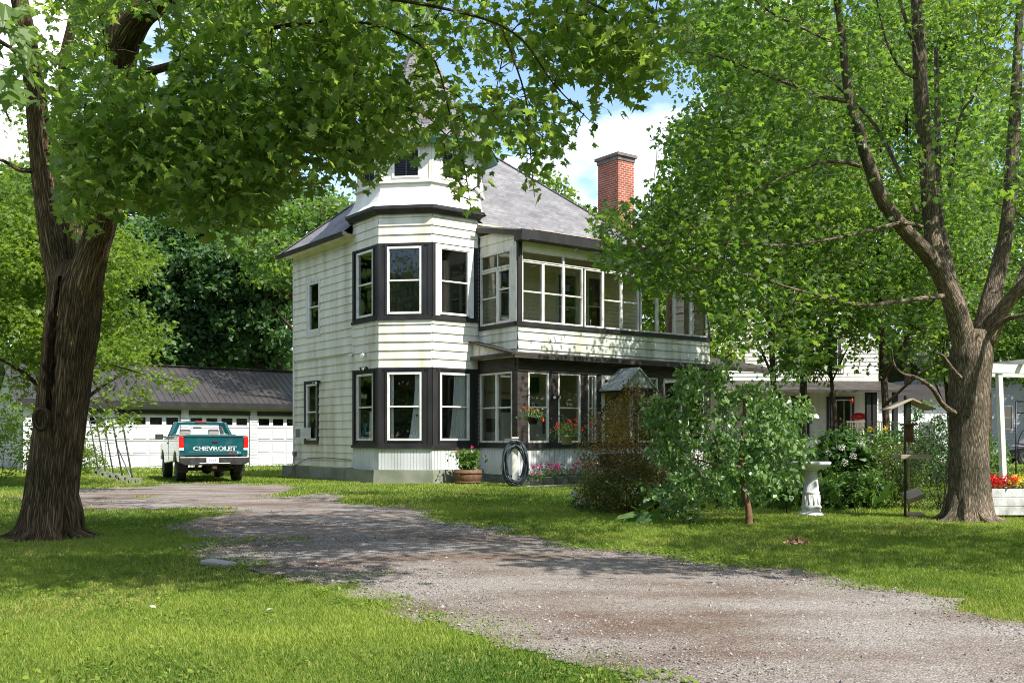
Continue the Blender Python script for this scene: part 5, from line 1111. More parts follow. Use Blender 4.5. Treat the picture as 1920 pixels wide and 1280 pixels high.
for o in ((6.6, 7.8, 1.5, 3.3), (4.2, 4.9, 4.9, 6.6), (6.3, 7.1, 4.9, 6.6)):
    b = MB()
    for t0, t1, z0, z1 in ((o[0] - .12, o[0], o[2] - .1, o[3] + .15), (o[1], o[1] + .12, o[2] - .1, o[3] + .15), (o[0], o[1], o[3], o[3] + .15), (o[0], o[1], o[2] - .1, o[2])): RW.box(b, t0, t1, 0, .06, z0, z1)
    b.build('window_casing', M['dark'], rh); window(RW, *o[:2], o[2], o[3], rh, M['white'], rail=0 if o[0] > 6.4 and o[2] < 2 else .5, muntin=(.33, .67) if o[2] < 2 else ())
b = MB(); RW.box(b, 4.75, 5.45, -.05, .0, 1.3, 3.3)
dr_ = b.build('door', M['white'], rh); b = MB(); RW.box(b, 4.9, 5.3, 0, .01, 2.3, 3.1); b.build('pane', M['glassdark'], dr_); b = MB()
for t0, t1, z0, z1 in ((4.63, 4.75, 1.3, 3.45), (5.45, 5.57, 1.3, 3.45), (4.75, 5.45, 3.3, 3.45)): RW.box(b, t0, t1, 0, .06, z0, z1)
b.build('door_casing', M['dark'], rh)
b = MB(); b.box(-5.8, 2.9, 0, 2.35, 1.12, 1.25); b.build('porch_floor', M['porchfloor'], rh)
b = MB(); b.prism([(-.35, 3.66), (2.4, 4.25), (2.4, 4.13), (-.35, 3.54)], -6.0, 3.4, 'yz'); b.build('porch_roof', M['darkwood'], rh)
for x in (-5.7, -3.0, -.33, 1.45, 1.75, 2.8): b = MB(); b.box(x - .11, x + .11, .0, .22, 0, 3.62); b.build('porch_post', M['dark'], rh)
b = MB(); b.box(.35, 2.75, .06, .12, 2.08, 2.16); b.box(.35, 2.75, .06, .12, 1.32, 1.38)
for i in range(20): b.box(.40 + i * .122, .44 + i * .122, .07, .11, 1.38, 2.08)
M['oldwood'] = mat('grey_brown_railing', (.20, .17, .12), (.13, .11, .08), .8, 4); b.build('railing', M['oldwood'], rh)
b = MB(); b.box(-2.6, .2, .06, .11, 5.35, 5.42); b.box(-2.6, .2, .06, .11, 4.4, 4.46)
for i in range(24): b.box(-2.58 + i * .12, -2.55 + i * .12, .07, .10, 4.46, 5.35)
b.build('balcony_railing', M['dark'], rh)
b = MB(); b.box(-3.6, -.6, -.05, .03, .1, 1.1); b.build('porch_skirting', M['siding'], rh)
b = MB(); b.lathe([(0, -.14), (.05, -.12), (.06, .05), (.02, .12), (0, .13)], 8, (.55, -.1, 3.15)); tag(b.build('wind_chime', M['letterred']), 'small red ornament hanging under the rear porch roof', 'ornament').location = rh.location
b = MB(); b.lathe([(0, 2.02), (.35, 2.05), (.42, 2.15), (.30, 2.32), (.1, 2.38), (0, 2.38)], 12, (1.25, .9, .2)); o_ = b.build('cushion', M['letterred']); o_.location = rh.location; tag(o_, 'dark red cushion showing above the rear porch railing', 'cushion')
wb = empty('outbuilding', at(1692, 54), R(8), 'low white building seen past the end of the rear porch', 'outbuilding'); b = MB(); b.box(-2.4, 3.4, 0, 5, 0, 3.35); b.build('wall', M['gwhite'], wb)
b = MB()
b.prism([(-.4, 3.3), (2.5, 4.4), (5.4, 3.3), (2.5, 4.3)], -2.7, 3.7, 'yz'); b.build('roof', M['metalroof'], wb); b = MB(); b.box(1.0, 1.9, -.06, 0, .1, 2.2); b.build('door', M['steel'], wb)
nh_ = empty('neighbour_house', at(1745, 63), R(3), 'grey clapboard neighbouring house behind the white arbor', 'house'); M['greyside'] = mat('blue_grey_siding', (.27, .29, .32), (.23, .25, .28), .7, 2); b = MB()
f_ = Face((0, 0), (15, 0)); wall(b, f_, 0, 5.2, [(9, 10.2, 2.0, 3.6), (4.4, 5.4, 1.9, 3.4)], ex=.2); wall(b, Face((0, 9), (0, 0)), 0, 5.2, ex=.2); b.build('wall', M['greyside'], nh_)
window(f_, 9, 10.2, 2.0, 3.6, nh_, M['white']); window(f_, 4.4, 5.4, 1.9, 3.4, nh_, M['white']); b = MB(); b.box(-.1, 15.1, 1.0, 1.1, 0, 5); b.build('interior_wall', M['interiordk'], nh_)
b = MB(); b.prism([(-.6, 5.1), (4.5, 8.4), (9.6, 5.1), (4.5, 8.25)], -.5, 15.5, 'yz'); b.build('roof', M['shingle'], nh_); b = MB(); f_.box(b, 2.2, 3.1, -.02, .05, .3, 2.4); b.build('door', M['white'], nh_)
# side road and the car on it
M['road'] = mat('pale_side_road', (.30, .29, .28), (.24, .235, .23), .95, 1.5, bump=.3, bscale=40)
b = MB(); b.poly([(22.0, 44.5, .006), (80, 44.5, .006), (80, 57, .006), (19, 57, .006)]); tag(b.build('side_road', M['road']), kind='structure')
cr_ = empty('parked_car', at(1953, 50), R(180), 'dark compact car parked on the pale side road at the right edge', 'car'); M['carblack'] = mat('dark_car_paint', (.012, .013, .016), None, .2, coat=1.0)
prof = [(-2.1, .35)] + arc(-1.32, .33, .37, 180, 0, 8) + arc(1.28, .33, .37, 180, 0, 8) + [(2.15, .35), (2.2, .6), (2.1, .78), (1.15, .92), (-.0, .98), (-1.75, 1.0), (-2.12, .9)]
b = MB()
b.prism(prof, -.84, .84, 'xz'); b.build('body', M['carblack'], cr_, bevel=.05)
b = MB(); lo_ = [(1.15, .92, .80), (-1.75, .98, .78)]; rows = [[(x, s * w, z) for x, z, w in ((1.2, .92, .80), (.35, 1.40, .62), (-.2, 1.47, .60), (-1.1, 1.44, .60), (-1.8, 1.0, .76))] for s in (-1, -.33, .33, 1)]
b.grid(rows); b.build('roof', M['carblack'], cr_)
for s in (-1, 1):
    b = MB(); b.poly([(1.05, s * .805, .95), (.33, s * .64, 1.36), (-.2, s * .625, 1.42), (-1.05, s * .625, 1.38), (-1.55, s * .77, 1.0)]); b.build('side_window', M['glassdark'], cr_)
for x, y in ((-1.32, -.72), (1.28, -.72), (-1.32, .72), (1.28, .72)):
    o_ = empty('wheel', (x, y, .32), R(90)); o_.parent = cr_; s = -1 if y < 0 else 1
    b = MB(); rows = [[(z, rr * math.cos(6.2832 * j / 22), rr * math.sin(6.2832 * j / 22)) for j in range(22)] for rr, z in [(.2, -.1), (.30, -.1), (.32, -.07), (.32, .07), (.30, .1), (.2, .1), (.2, -.1)]]; b.grid(rows, True); b.build('tyre', M['rubber'], o_)
    b = MB()
    for i in range(7): a = i * .8976; b.bar((s * .1, .04 * math.cos(a), .04 * math.sin(a)), (s * .1, .21 * math.cos(a), .21 * math.sin(a)), .05, .02)
    b.tube([(s * .085, .2 * math.cos(a), .2 * math.sin(a)) for a in np.linspace(0, 6.2832, 20)], .016, 6); b.build('rim', M['steel'], o_)
# ------------------------------------------------------------------ garden shrubs and flowers
M['purple'] = leaf_mat('ninebark_leaves', (.085, .045, .028), (.46, .28, .09), (1.7, 1.3, .6), .34, .4)
for nd_ in M['purple'].node_tree.nodes:
    if nd_.type == 'VALTORGB': e_ = nd_.color_ramp.elements.new(.42); e_.color = (.15, .165, .05, 1); e_ = nd_.color_ramp.elements.new(.68); e_.color = (.26, .15, .05, 1)
M['olive'] = leaf_mat('olive_leaves', (.06, .09, .025), (.19, .22, .07), (1.7, 1.7, .7), .35, .4)
M['heart'] = leaf_mat('lilac_leaves', (.065, .145, .045), (.27, .38, .16), (1.6, 1.8, .8), .35, .32, .6)
M['deep'] = leaf_mat('deep_green_leaves', (.032, .085, .024), (.115, .195, .06), (1.6, 1.9, .8), .35, .45)
M['mid'] = leaf_mat('mid_green_leaves', (.045, .105, .024), (.15, .235, .06), (1.7, 1.9, .7), .4, .45)
M['conif'] = leaf_mat('conifer_sprays', (.020, .045, .018), (.07, .115, .045), (1.2, 1.4, .8), .2, .6)
def petal_mat(n_, c0, c1): return leaf_mat(n_, c0, c1, (1.2, 1.1, 1.1), .3, .5)
M['red'] = petal_mat('red_petals', (.45, .006, .010), (.75, .025, .03)); M['pink'] = petal_mat('magenta_petals', (.55, .01, .16), (.85, .10, .35)); M['whitep'] = petal_mat('white_petals', (.60, .64, .50), (.85, .86, .80))
M['orange'] = petal_mat('orange_red_petals', (.60, .03, .012), (.85, .10, .03)); M['yel'] = petal_mat('yellow_petals', (.65, .45, .02), (.85, .65, .06))
M['terra'] = mat('grey_plastic_pot', (.30, .29, .27), (.22, .21, .20), .8, 6); M['cedar'] = mat('barrel_wood', (.16, .075, .035), (.085, .045, .025), .75, 3, (6, 6, .6)); M['hoopm'] = mat('rusty_hoop', (.14, .07, .035), (.08, .05, .03), .8, 8)
def shrub(name, base, blobs, n, ls, kind, m, label, cat='shrub', group=None, stems=8, sr=.16, per=24, droop=(25, 28), stem_r=.012, flowers=None, stem_m='bark3', roll=38, sz=1.0):
    """blobs: (dx, dy, z, r) lobes of the foliage above the base"""
    base = Vector(base); t = empty(name, base, 0, label, cat, group); B = np.array([b_[:3] for b_ in blobs], float); rr = np.array([b_[3] for b_ in blobs])
    i = rng.choice(len(B), max(1, n // per), p=rr ** 2 / np.sum(rr ** 2)); v = rng.normal(0, 1, (len(i), 3)); v /= np.linalg.norm(v, axis=1)[:, None]; v[:, 2] *= sz
    cen = B[i] + v * (rr[i] * rng.uniform(.45, 1.05, len(i)))[:, None]; cen[:, 2] = np.maximum(cen[:, 2], .04)
    P, tb2 = sprays(cen, per, sr, .35); P[:, 2] = np.maximum(P[:, 2], .02)
    leaves('foliage', P, ls, kind, m, t, droop, roll, np.clip(.45 + tb2 * 1.2 + rng.normal(0, .18, len(P)), 0, 1))
    if stems:
        b = MB()
        for k in range(stems):
            c = B[k % len(B)] + rng.normal(0, .3, 3) * rr[k % len(B)]; p0 = Vector((rng.normal(0, .06), rng.normal(0, .06), -.02)); b.tube(smooth_path([p0, p0 + (Vector(c) - p0) * .5 + Vector((rng.normal(0, .05), rng.normal(0, .05), .05)), Vector(c)], [stem_r, stem_r * .75, stem_r * .3], 3)[0], list(np.linspace(stem_r, stem_r * .35, 7)), 6)
        b.build('stems', M[stem_m], t)
    if flowers is not None:
        fm, spots, fr, fn, fs = flowers; P = []
        for s in spots: w = rng.normal(0, 1, (fn, 3)); w /= np.linalg.norm(w, axis=1)[:, None]; P.append(np.array(s) + w * fr * rng.uniform(.5, 1, (fn, 1)))
        leaves('blossoms', np.concatenate(P), fs, 'oval', fm, t, (0, 45), 60)
    return t
def rel(px, py, Y, base): return tuple(pix(px, py, Y) - Vector(base))
# young lilac-like tree with heart leaves
b0 = gnd(1405, 986); O = b0
bl = [rel(a, c, y, b0) + (r_,) for a, c, y, r_ in [(1320, 735, 15.2, .42), (1270, 790, 15.3, .38), (1390, 770, 14.9, .46), (1450, 790, 14.8, .40), (1330, 830, 14.9, .42), (1270, 880, 15.1, .34), (1400, 850, 14.7, .40), (1470, 850, 14.9, .34), (1300, 910, 14.9, .32), (1355, 900, 14.6, .30), (1430, 905, 15, .30), (1355, 700, 15.2, .30), (1440, 735, 15.0, .32), (1490, 765, 14.9, .22), (1300, 710, 15.3, .25), (1470, 900, 15.2, .26), (1250, 840, 15.3, .28), (1240, 930, 15.2, .26), (1290, 950, 15.0, .22), (1225, 770, 15.4, .22), (1495, 830, 15.0, .22), (1500, 700, 15.2, .18), (1270, 740, 15.4, .2)]]
t = shrub('young_tree', b0, bl, 5600, .074, 'heart', M['heart'], 'small heart leaved tree with a thin curved trunk and pale glossy leaves', 'tree', None, 0, .15, 13, (50, 24), .012)
b = MB(); q = limb(b, loc(P3([(1405, 990, 14.75), (1403, 950, 14.75), (1392, 905, 14.75), (1390, 850, 14.8), (1396, 770, 14.9), (1390, 720, 15)])), [.062, .047, .042, .036, .022, .008], 12, .04)
for l_, r_ in (([(1391, 880, 14.75), (1350, 840, 14.8), (1310, 760, 15.1)], [.025, .018, .006]), ([(1392, 860, 14.8), (1430, 820, 14.8), (1470, 770, 14.85)], [.022, .015, .005]), ([(1391, 890, 14.75), (1335, 870, 14.8), (1275, 850, 15.1)], [.02, .014, .005]), ([(1394, 900, 14.75), (1440, 880, 14.9), (1475, 860, 15)], [.016, .01, .004])): q += limb(b, loc(P3(l_)), r_, 7)
M['youngbark'] = mat('smooth_brown_bark', (.19, .105, .05), (.12, .07, .04), .8, 8, bump=.3); b.build('trunk', M['youngbark'], t)
# ninebark: reddish shrub left of it
b0 = at(1200, 17.6)
bl = [rel(a, c, y, b0) + (r_,) for a, c, y, r_ in [(1150, 800, 17.5, .42), (1215, 780, 17.6, .36), (1120, 850, 17.4, .36), (1190, 850, 17.2, .46), (1255, 820, 17.6, .40), (1235, 880, 17.3, .42), (1140, 900, 17.3, .36), (1290, 870, 17.6, .36), (1195, 745, 17.8, .20), (1160, 760, 17.6, .22), (1120, 790, 17.6, .22), (1105, 920, 17.2, .26), (1165, 940, 17.0, .26), (1260, 930, 17.0, .3), (1235, 750, 17.8, .16), (1180, 720, 17.8, .13)]]
shrub('ninebark_shrub', b0, bl, 14500, .044, 'oval', M['purple'], 'bushy shrub of reddish bronze leaves in front of the yellow door', 'shrub', None, 22, .17, 18, (20, 35), .010)
bl2 = [rel(a, c, y, b0) + (r_,) for a, c, y, r_ in [(1130, 920, 17.0, .36), (1180, 910, 16.9, .40), (1240, 920, 17, .36), (1290, 900, 17.1, .34), (1100, 895, 17.1, .25), (1205, 870, 17, .3)]]
shrub('olive_shrub', at(1190, 16.9), [(x + b0.x - at(1190, 16.9).x, y + b0.y - 16.9, z, r_) for x, y, z, r_ in bl2], 6400, .042, 'oval', M['olive'], 'olive green shrub filling the foot of the reddish ninebark', 'shrub', None, 14, .16, 18)
b0 = gnd(1128, 957); whites = [rel(1076, 924, b0.y - .1, b0), rel(1090, 938, b0.y - .25, b0), rel(1125, 888, b0.y + .1, b0)]
shrub('hydrangea', b0, [(-.15, 0, .24, .30), (.25, .1, .30, .32), (.6, .1, .22, .28), (.0, .1, .45, .25), (-.42, .0, .2, .18)], 1700, .075, 'oval', M['deep'], 'low dark hydrangea with two white flower heads at the lawn edge', 'shrub', None, 6, .14, 14, flowers=(M['whitep'], whites, .085, 80, .03))
def bigleaf(px, py, n, sz, label, hh):
    b0 = gnd(px, py); t = empty('big_leaf_plant', b0, 0, label, 'plant'); a = rng.uniform(0, 6.28, n); P = np.stack([np.cos(a) * .16, np.sin(a) * .16, rng.uniform(.6, 1, n) * hh], 1); leaves('foliage', P, sz, 'heart', M['mid'], t, (25, 25), 25, None, a)
    b = MB()
    for p in P: b.tube([(0, 0, 0), (p[0] * .5, p[1] * .5, p[2] * .7), tuple(p)], [.012, .01, .007], 6)
    b.build('stems', M['mid'], t)
bigleaf(1205, 980, 6, .36, 'low burdock like plant with huge leaves at the lawn edge', .22); bigleaf(1232, 965, 5, .40, 'taller big leaved plant behind the lowest one', .48)
bigleaf(1250, 972, 6, .22, 'small broad leaved plant right of the huge leaves', .2)
# right bed
b0 = at(1525, 18.6); a = rng.uniform(0, 6.28, 700)
t = empty('daylily_clump', b0, 0, 'arching grassy daylily clump behind the bird bath', 'plant'); P = np.stack([rng.normal(0, .55, 700), rng.normal(0, .3, 700), np.zeros(700)], 1); leaves('foliage', P, .62, 'blade', M['mid'], t, (-62, 14), 25, None, a)
for px, Y, bl, n, ls, kd, mk, lb_, fl_ in [
    (1610, 18.2, [(-.3, 0, .3, .36), (.25, .1, .32, .36), (.0, .2, .5, .30), (-.7, 0, .25, .28)], 2600, .085, 'oval', 'mid', 'bright leafy perennial clump right of the bird bath', None),
    (1572, 20.5, [(-.35, 0, .85, .38), (.2, .1, .9, .42), (-.05, .1, 1.2, .28), (.5, 0, .8, .32)], 1900, .12, 'heart', 'deep', 'tall dark hydrangea with white flower heads behind the bird bath', (M['whitep'], [(-.3, -.3, 1.0), (-.05, -.35, 1.12), (.2, -.3, .95), (.4, -.25, 1.18), (-.42, -.2, .8), (0, -.4, .82)], .08, 80, .028)),
    (1655, 20.8, [(-.4, 0, .7, .42), (.2, .1, .8, .45), (.0, .1, 1.2, .3), (.55, 0, .6, .38), (-.3, .1, 1.15, .24)], 3200, .07, 'oval', 'mid', 'loose green shrub below the rear porch railing', (M['yel'], [(-.38, -.3, 1.5), (-.05, -.3, 1.52)], .06, 40, .035)),
    (1700, 18.6, [(-.2, 0, .5, .42), (.15, .1, 1.0, .36), (.0, .1, .3, .42), (-.35, 0, .95, .3)], 2600, .06, 'oval', 'olive', 'fine leaved shrub behind the bird feeder poles', None),
    (1762, 18.0, [(0, 0, .45, .46), (-.25, .1, .95, .42), (.25, .1, 1.05, .45), (.1, .1, 1.5, .34), (-.3, 0, 1.4, .28), (.6, 0, .7, .4)], 7500, .06, 'blade', 'conif', 'dark spreading conifer beside the pale maple trunk', None),
    (1640, 24.5, [(-.5, 0, 1.3, .5), (.5, 0, 1.2, .5), (0, .2, .6, .6), (1.1, .2, .9, .55)], 3200, .09, 'oval', 'deep', 'dark shrub mass at the foot of the rear porch', None),
    (1745, 26, [(-.6, 0, .9, .7), (.5, 0, 1.1, .7), (0, .3, 1.8, .5), (1.5, .2, .8, .7)], 4200, .09, 'oval', 'deep', 'tall dark shrub behind the pale maple trunk', None),
    (1500, 23, [(-.6, 0, .7, .6), (.3, 0, .8, .6), (-.2, .3, 1.3, .45), (-1.3, .2, .8, .6)], 3600, .085, 'oval', 'deep', 'dark shrub beside the porch end behind the heart leaved tree', None),
    (1350, 20, [(-.9, 0, .6, .5), (0, 0, .7, .55), (.8, 0, .6, .5), (1.5, .1, .7, .5), (.4, .2, 1.1, .4)], 4200, .075, 'oval', 'deep', 'dark low shrub under the heart leaved tree', None),
    (1800, 30, [(-.5, 0, .6, .6), (.9, 0, .7, .6), (.2, .2, 1.1, .4)], 2200, .10, 'oval', 'mid', 'pale flowering shrub behind the arbor post', (M['whitep'], [(.9, -.4, .9), (1.2, -.4, .7), (.6, -.5, .75), (.8, -.5, .5)], .09, 60, .035))]:
    shrub('garden_shrub', at(px, Y), bl, n, ls, kd, M[mk], lb_, 'shrub', 'garden bed shrubs', 8, .15, 20, (20, 35) if kd != 'blade' else (-20, 40), .010, fl_)
# bushes at the left edge and by the shelter
for px, Y, s, n, lb_ in [(2, 31, 2.15, 7600, 'rounded yellow green bush at the far left beyond the trunk'), (150, 36, .95, 2600, 'yellow green bush tucked behind the shelter hoops')]:
    shrub('round_bush', at(px, Y), [(-.7 * s, 0, .55 * s, .6 * s), (.3 * s, .1, .6 * s, .6 * s), (-.1, .2, .95 * s, .5 * s), (.75 * s, 0, .4 * s, .4 * s), (-1.3 * s, 0, .4 * s, .5 * s)], n, .10, 'oval', M['leafD'], lb_, 'bush', 'bushes at the left edge', 8, .2, 22)
# ------------------------------------------------------------------ flower pots by the porch
def pot_plant(name, base, pr, ph, label, cat, group, potm, fm, nf, leafm='mid', spread=.22, hgt=.22, nl=260, ls=.05, kind='oval', z=0, hang=None, fs=.045, fr=.045, up=False):
    base = Vector(base) + Vector((0, 0, z)); t = empty(name, base, 0, label, cat, group); b = MB(); b.lathe([(0, 0), (pr * .72, 0), (pr, ph * .9), (pr * 1.08, ph * .9), (pr * 1.08, ph), (pr * .92, ph), (pr * .90, ph * .85), (0, ph * .85)], 18); b.build('pot', potm, t)
    P = np.stack([rng.normal(0, spread * .55, nl), rng.normal(0, spread * .5, nl), ph + np.abs(rng.normal(.35, .3, nl)) * hgt], 1); P[:, 2] -= .35 * np.maximum(0, np.hypot(P[:, 0], P[:, 1]) - pr)
    leaves('foliage', P, ls, kind, M[leafm], t, (-35, 25) if up else (10, 40), 40)
    if nf:
        S = [];
        for i in range(nf): c = np.array([rng.normal(0, spread * .7), rng.normal(-.05, spread * .45), ph + rng.uniform(.35, 1.05) * hgt]); w = rng.normal(0, 1, (16, 3)); w /= np.linalg.norm(w, axis=1)[:, None]; S.append(c + w * fr * rng.uniform(.5, 1, (16, 1)))
        leaves('blossoms', np.concatenate(S), fs, 'oval', fm, t, (0, 45), 60)
    return t
gp = 'potted geraniums along the porch'
for i, (px, lb_, fm) in enumerate([(1002, 'leftmost low pot of pale pink flowers by the porch lattice', 'pink'), (1025, 'taller pot of pink flowers second from the hose post', 'pink'), (1048, 'pot of magenta flowers between the two grey pots', 'pink'), (1073, 'grey pot with the brightest magenta blooms by the porch', 'pink'), (1098, 'pot of pink flowers half behind the low hydrangea', 'red')]):
    Y = 26.6 + .28 * i; pot_plant('flower_pot', at(px, Y), .135, .26 if i else .18, lb_, 'flower pot', gp, M['terra'], M[fm], 9, spread=.24, hgt=.34, nl=300, ls=.055)
M['slabm'] = mat('paving_slab', (.32, .31, .29), (.24, .23, .21), .9, 4); sb = MB(); p = at(1050, 26.9); sb.box(-1.1, 1.1, -.2, .22, 0, .045); o_ = sb.build('paving_slab', M['slabm'], bevel=.008); o_.location = p - Vector((0, 0, 0)); o_.rotation_euler = (0, 0, R(26)); tag(o_, 'long low stone slab under the row of flower pots', 'paving slab')
# half barrel with oleander
bp_ = H(1.72, -.95); t = empty('barrel_planter', bp_, 0, 'rusty hooped half barrel with a bushy oleander in front of the turret', 'planter'); b = MB(); b.lathe([(0, .02), (.36, 0), (.385, .2), (.39, .42), (.36, .42), (.35, .36), (0, .36)], 26); b.build('tub', M['cedar'], t)
b = MB()
for z in (.07, .33): b.lathe([(.383 if z > .2 else .372, z - .03), (.398 if z > .2 else .388, z - .03), (.400 if z > .2 else .392, z + .03), (.385 if z > .2 else .378, z + .03)], 26)
for i in range(1): pass
b.build('hoops', M['hoopm'], t); nl = 620; P = np.stack([rng.normal(0, .17, nl), rng.normal(0, .15, nl), .40 + rng.random(nl) * .50], 1); P[:, :2] *= (0.6 + 1.1 * (P[:, 2:3] - .4)); leaves('foliage', P, .13, 'oval', M['mid'], t, (-50, 25), 40)
S = [np.array(c) + rng.normal(0, .03, (14, 3)) for c in ((-.32, -.2, .98), (.1, 0, 1.05), (.28, .1, .92))]; leaves('blossoms', np.concatenate(S), .045, 'oval', M['pink'], t, (0, 45), 60); b = MB()
for i in range(12): a = i * .52; b.tube([(.05 * math.cos(a), .05 * math.sin(a), .35), (.2 * math.cos(a), .18 * math.sin(a), .85 + .1 * math.sin(i))], [.008, .004], 5)
b.build('stems', M['mid'], t)
# hanging baskets
for px, py, Y, lb_, fm, pm, rr in [(999, 795, 26.9, 'black hanging basket with one red bloom on the porch corner post', 'red', 'black', .15), (1062, 833, 26.6, 'pale hanging pot overflowing with orange red geraniums', 'orange', 'terra', .17)]:
    p = pix(px, py, Y); big = fm == 'orange'; t = pot_plant('hanging_basket', p, rr, .20 if not big else .24, lb_, 'hanging basket', 'hanging baskets on the porch', M[pm], M[fm], 13 if big else 3, spread=.40 if big else .27, hgt=.42 if big else .28, nl=520 if big else 280, ls=.06, fs=.05, fr=.05)
    b = MB()
    for i in range(3): a = i * 2.094; b.tube([(rr * math.cos(a), rr * math.sin(a), .2), (0, 0, .62)], .006, 5)
    w_ = Vector((-.30, .38, 0)) if not big else Vector((-.32, .44, 0)); b.tube([(0, 0, .62), (0, 0, .72), (w_.x * .3, w_.y * .3, .80), (w_.x, w_.y, .74)], .012, 6); b.build('bracket', M['black'], t)
# hose on its post
p = at(966, 26.6); b = MB(); b.box(-.08, .08, -.06, .06, 0, 1.30); b.box(-.1, .1, -.08, .08, 1.30, 1.34); o_ = b.build('hose_post', M['peel'], bevel=.008); o_.location = p; tag(o_, 'short weathered post carrying the coiled garden hose', 'post'); b = MB(); pts = []
for i in range(330):
    a = i * .19; k = math.sin(i * .11) * .055 + math.sin(i * .37) * .03; pts.append((math.cos(a) * (.30 + k) + .0, -.10 - .05 * math.sin(i * .53) - .03 * math.sin(i * .091), .62 + math.sin(a) * (.52 + k * 1.4)))
b.tube(pts, .021, 6); M['hose'] = mat('dark_blue_grey_hose', (.045, .06, .075), (.03, .04, .05), .4, 4); o_ = b.build('garden_hose', M['hose']); o_.location = p; tag(o_, 'coil of dark grey garden hose hung on a post at the porch corner', 'hose')
# ------------------------------------------------------------------ bird bath, feeders, arbor, planter box
M['statue'] = mat('painted_concrete', (.55, .56, .57), (.30, .29, .26), .8, 6, (1, 1, .5), .3, 40, lo=.42, hi=.72)
t = empty('bird_bath', gnd(1521, 967), 0, 'white concrete bird bath on a fluted pedestal at the lawn edge', 'bird bath'); b = MB()
b.lathe([(0, 0), (.205, 0), (.205, .05), (.16, .07), (.15, .12), (.175, .15), (.15, .19), (.135, .36), (.13, .38), (.145, .40), (.125, .42), (.11, .60), (.10, .74), (.12, .78), (.0, .78)], 28)
for i in range(12): a = i * .5236; b.tube([(.148 * math.cos(a), .148 * math.sin(a), .2), (.134 * math.cos(a), .134 * math.sin(a), .36)], .014, 5)
b.build('pedestal', M['statue'], t); b = MB(); b.lathe([(0, .76), (.12, .77), (.24, .82), (.31, .86), (.325, .90), (.315, .915), (.29, .90), (.18, .85), (0, .84)], 30); b.build('bowl', M['statue'], t)
M['water'] = mat('bath_water', (.05, .06, .05), None, .05); b = MB(); b.lathe([(0, .885), (.27, .885)], 24); b.build('water', M['water'], t)
M['woodgrey'] = mat('weathered_feeder_wood', (.40, .33, .25), (.26, .21, .15), .8, 4, (1, 1, 4))
fb = gnd(1697, 971); t = empty('bird_feeder', fb, 0, 'bird feeder pole with a wide pitched roof, seed tube and flat tray', 'bird feeder'); O = fb
b = MB(); b.tube([(0, 0, 0), (0, 0, 2.0)], .022, 8); b.build('pole', M['darkwood'], t); b = MB()
zr_ = 1.3 + (822 - 747) / F * fb.y
for s in (-1, 1): b.prism([(.04, zr_), (.04 + s * .36, zr_ - .17), (.04 + s * .36, zr_ - .19), (.04, zr_ - .025)], -.22, .22, 'xz')
b.build('roof', M['woodgrey'], t); b = MB(); b.tube([(.04, 0, zr_ - .42), (.04, 0, zr_ - .03)], .055, 12); b.build('seed_tube', M['steel'], t)
zt = 1.3 + (822 - 856) / F * fb.y; b = MB(); b.box(-.14, .36, -.2, .2, zt - .03, zt); 
for a_ in ((-.14, .36, -.2, -.18), (-.14, .36, .18, .2), (-.14, -.12, -.18, .18), (.34, .36, -.18, .18)): b.box(*a_, zt, zt + .04)
b.build('tray', M['woodgrey'], t)
t = empty('bird_feeder', fb + Vector((.16, .25, 0)), 0, 'thin second feeder stake with a wooden lantern feeder and a tilted block', 'bird feeder'); b = MB(); b.tube([(0, 0, 0), (0, 0, 1.75)], .016, 8); b.build('pole', M['woodgrey'], t)
b = MB(); b.box(-.11, .11, -.11, .11, 1.52, 1.55); b.box(-.09, .09, -.09, .09, 1.24, 1.27); b.tube([(-.0, -.03, 1.27), (0, -.03, 1.52)], .065, 12); b.build('lantern', M['cedar'], t)
b = MB(); b.box(-.14, .14, -.11, .11, -.05, .05, Matrix.Translation((.03, -.1, .36)) @ Matrix.Rotation(R(-20), 4, 'Y') @ Matrix.Rotation(R(28), 4, 'X')); b.build('tilted_block', M['woodgrey'], t)
M['rock'] = mat('buff_stone', (.42, .30, .20), (.28, .20, .14), .9, 6); b = MB(); b.lathe([(0, 0), (.16, .0), (.17, .06), (.13, .10), (0, .11)], 9); o_ = b.build('stone', M['rock'], bevel=.01); o_.location = gnd(1714, 970); o_.scale = (1.1, .7, .9); tag(o_, 'buff stone lying at the foot of the bird feeder poles', 'stone')
b = MB(); b.tube([(0, 0, 0), (.0, 0, 1.15)], .012, 6); o_ = b.build('garden_stake', M['darkwood']); o_.location = at(1475, 16.8); tag(o_, 'thin dark garden stake left of the bird bath', 'stake')
ab = empty('garden_arbor', at(1883, 20), R(12), 'white painted timber arbor at the right edge with a flat top beam', 'arbor')
for x, y in ((0, 0), (1.9, 0), (0, 1.1), (1.9, 1.1)): b = MB(); b.bar((x, y, 0), (x - .13, y, 2.72), .10); b.build('post', M['white'], ab, bevel=.006)
for y in (0, 1.1): b = MB(); b.box(-.35, 2.2, y - .08, y + .08, 2.62, 2.80); b.build('beam', M['white'], ab, bevel=.006)
for i in range(2): b = MB(); b.box(.3 + i * 1.2, .37 + i * 1.2, -.25, 1.35, 2.80, 2.90); b.build('rafter', M['white'], ab)
tr_ = empty('trellis', at(1905, 18.6), 0, 'black wrought iron trellis with a round hoop inside the white arbor', 'trellis'); b = MB()
for x in (0, .75): b.tube([(x, 0, 0), (x, 0, 2.0)], .014, 7)
b.tube([(0, 0, 2.0), (.75, 0, 2.0)], .012, 7); b.tube([(0, 0, 1.78), (.75, 0, 1.78)], .01, 7); b.tube([(.375 + .34 * math.cos(a), 0, 1.15 + .42 * math.sin(a)) for a in np.linspace(0, 6.2832, 26)], .010, 6); b.tube([(.2, 0, 0), (.2, 0, .95)], .009, 6); b.build('ironwork', M['black'], tr_)
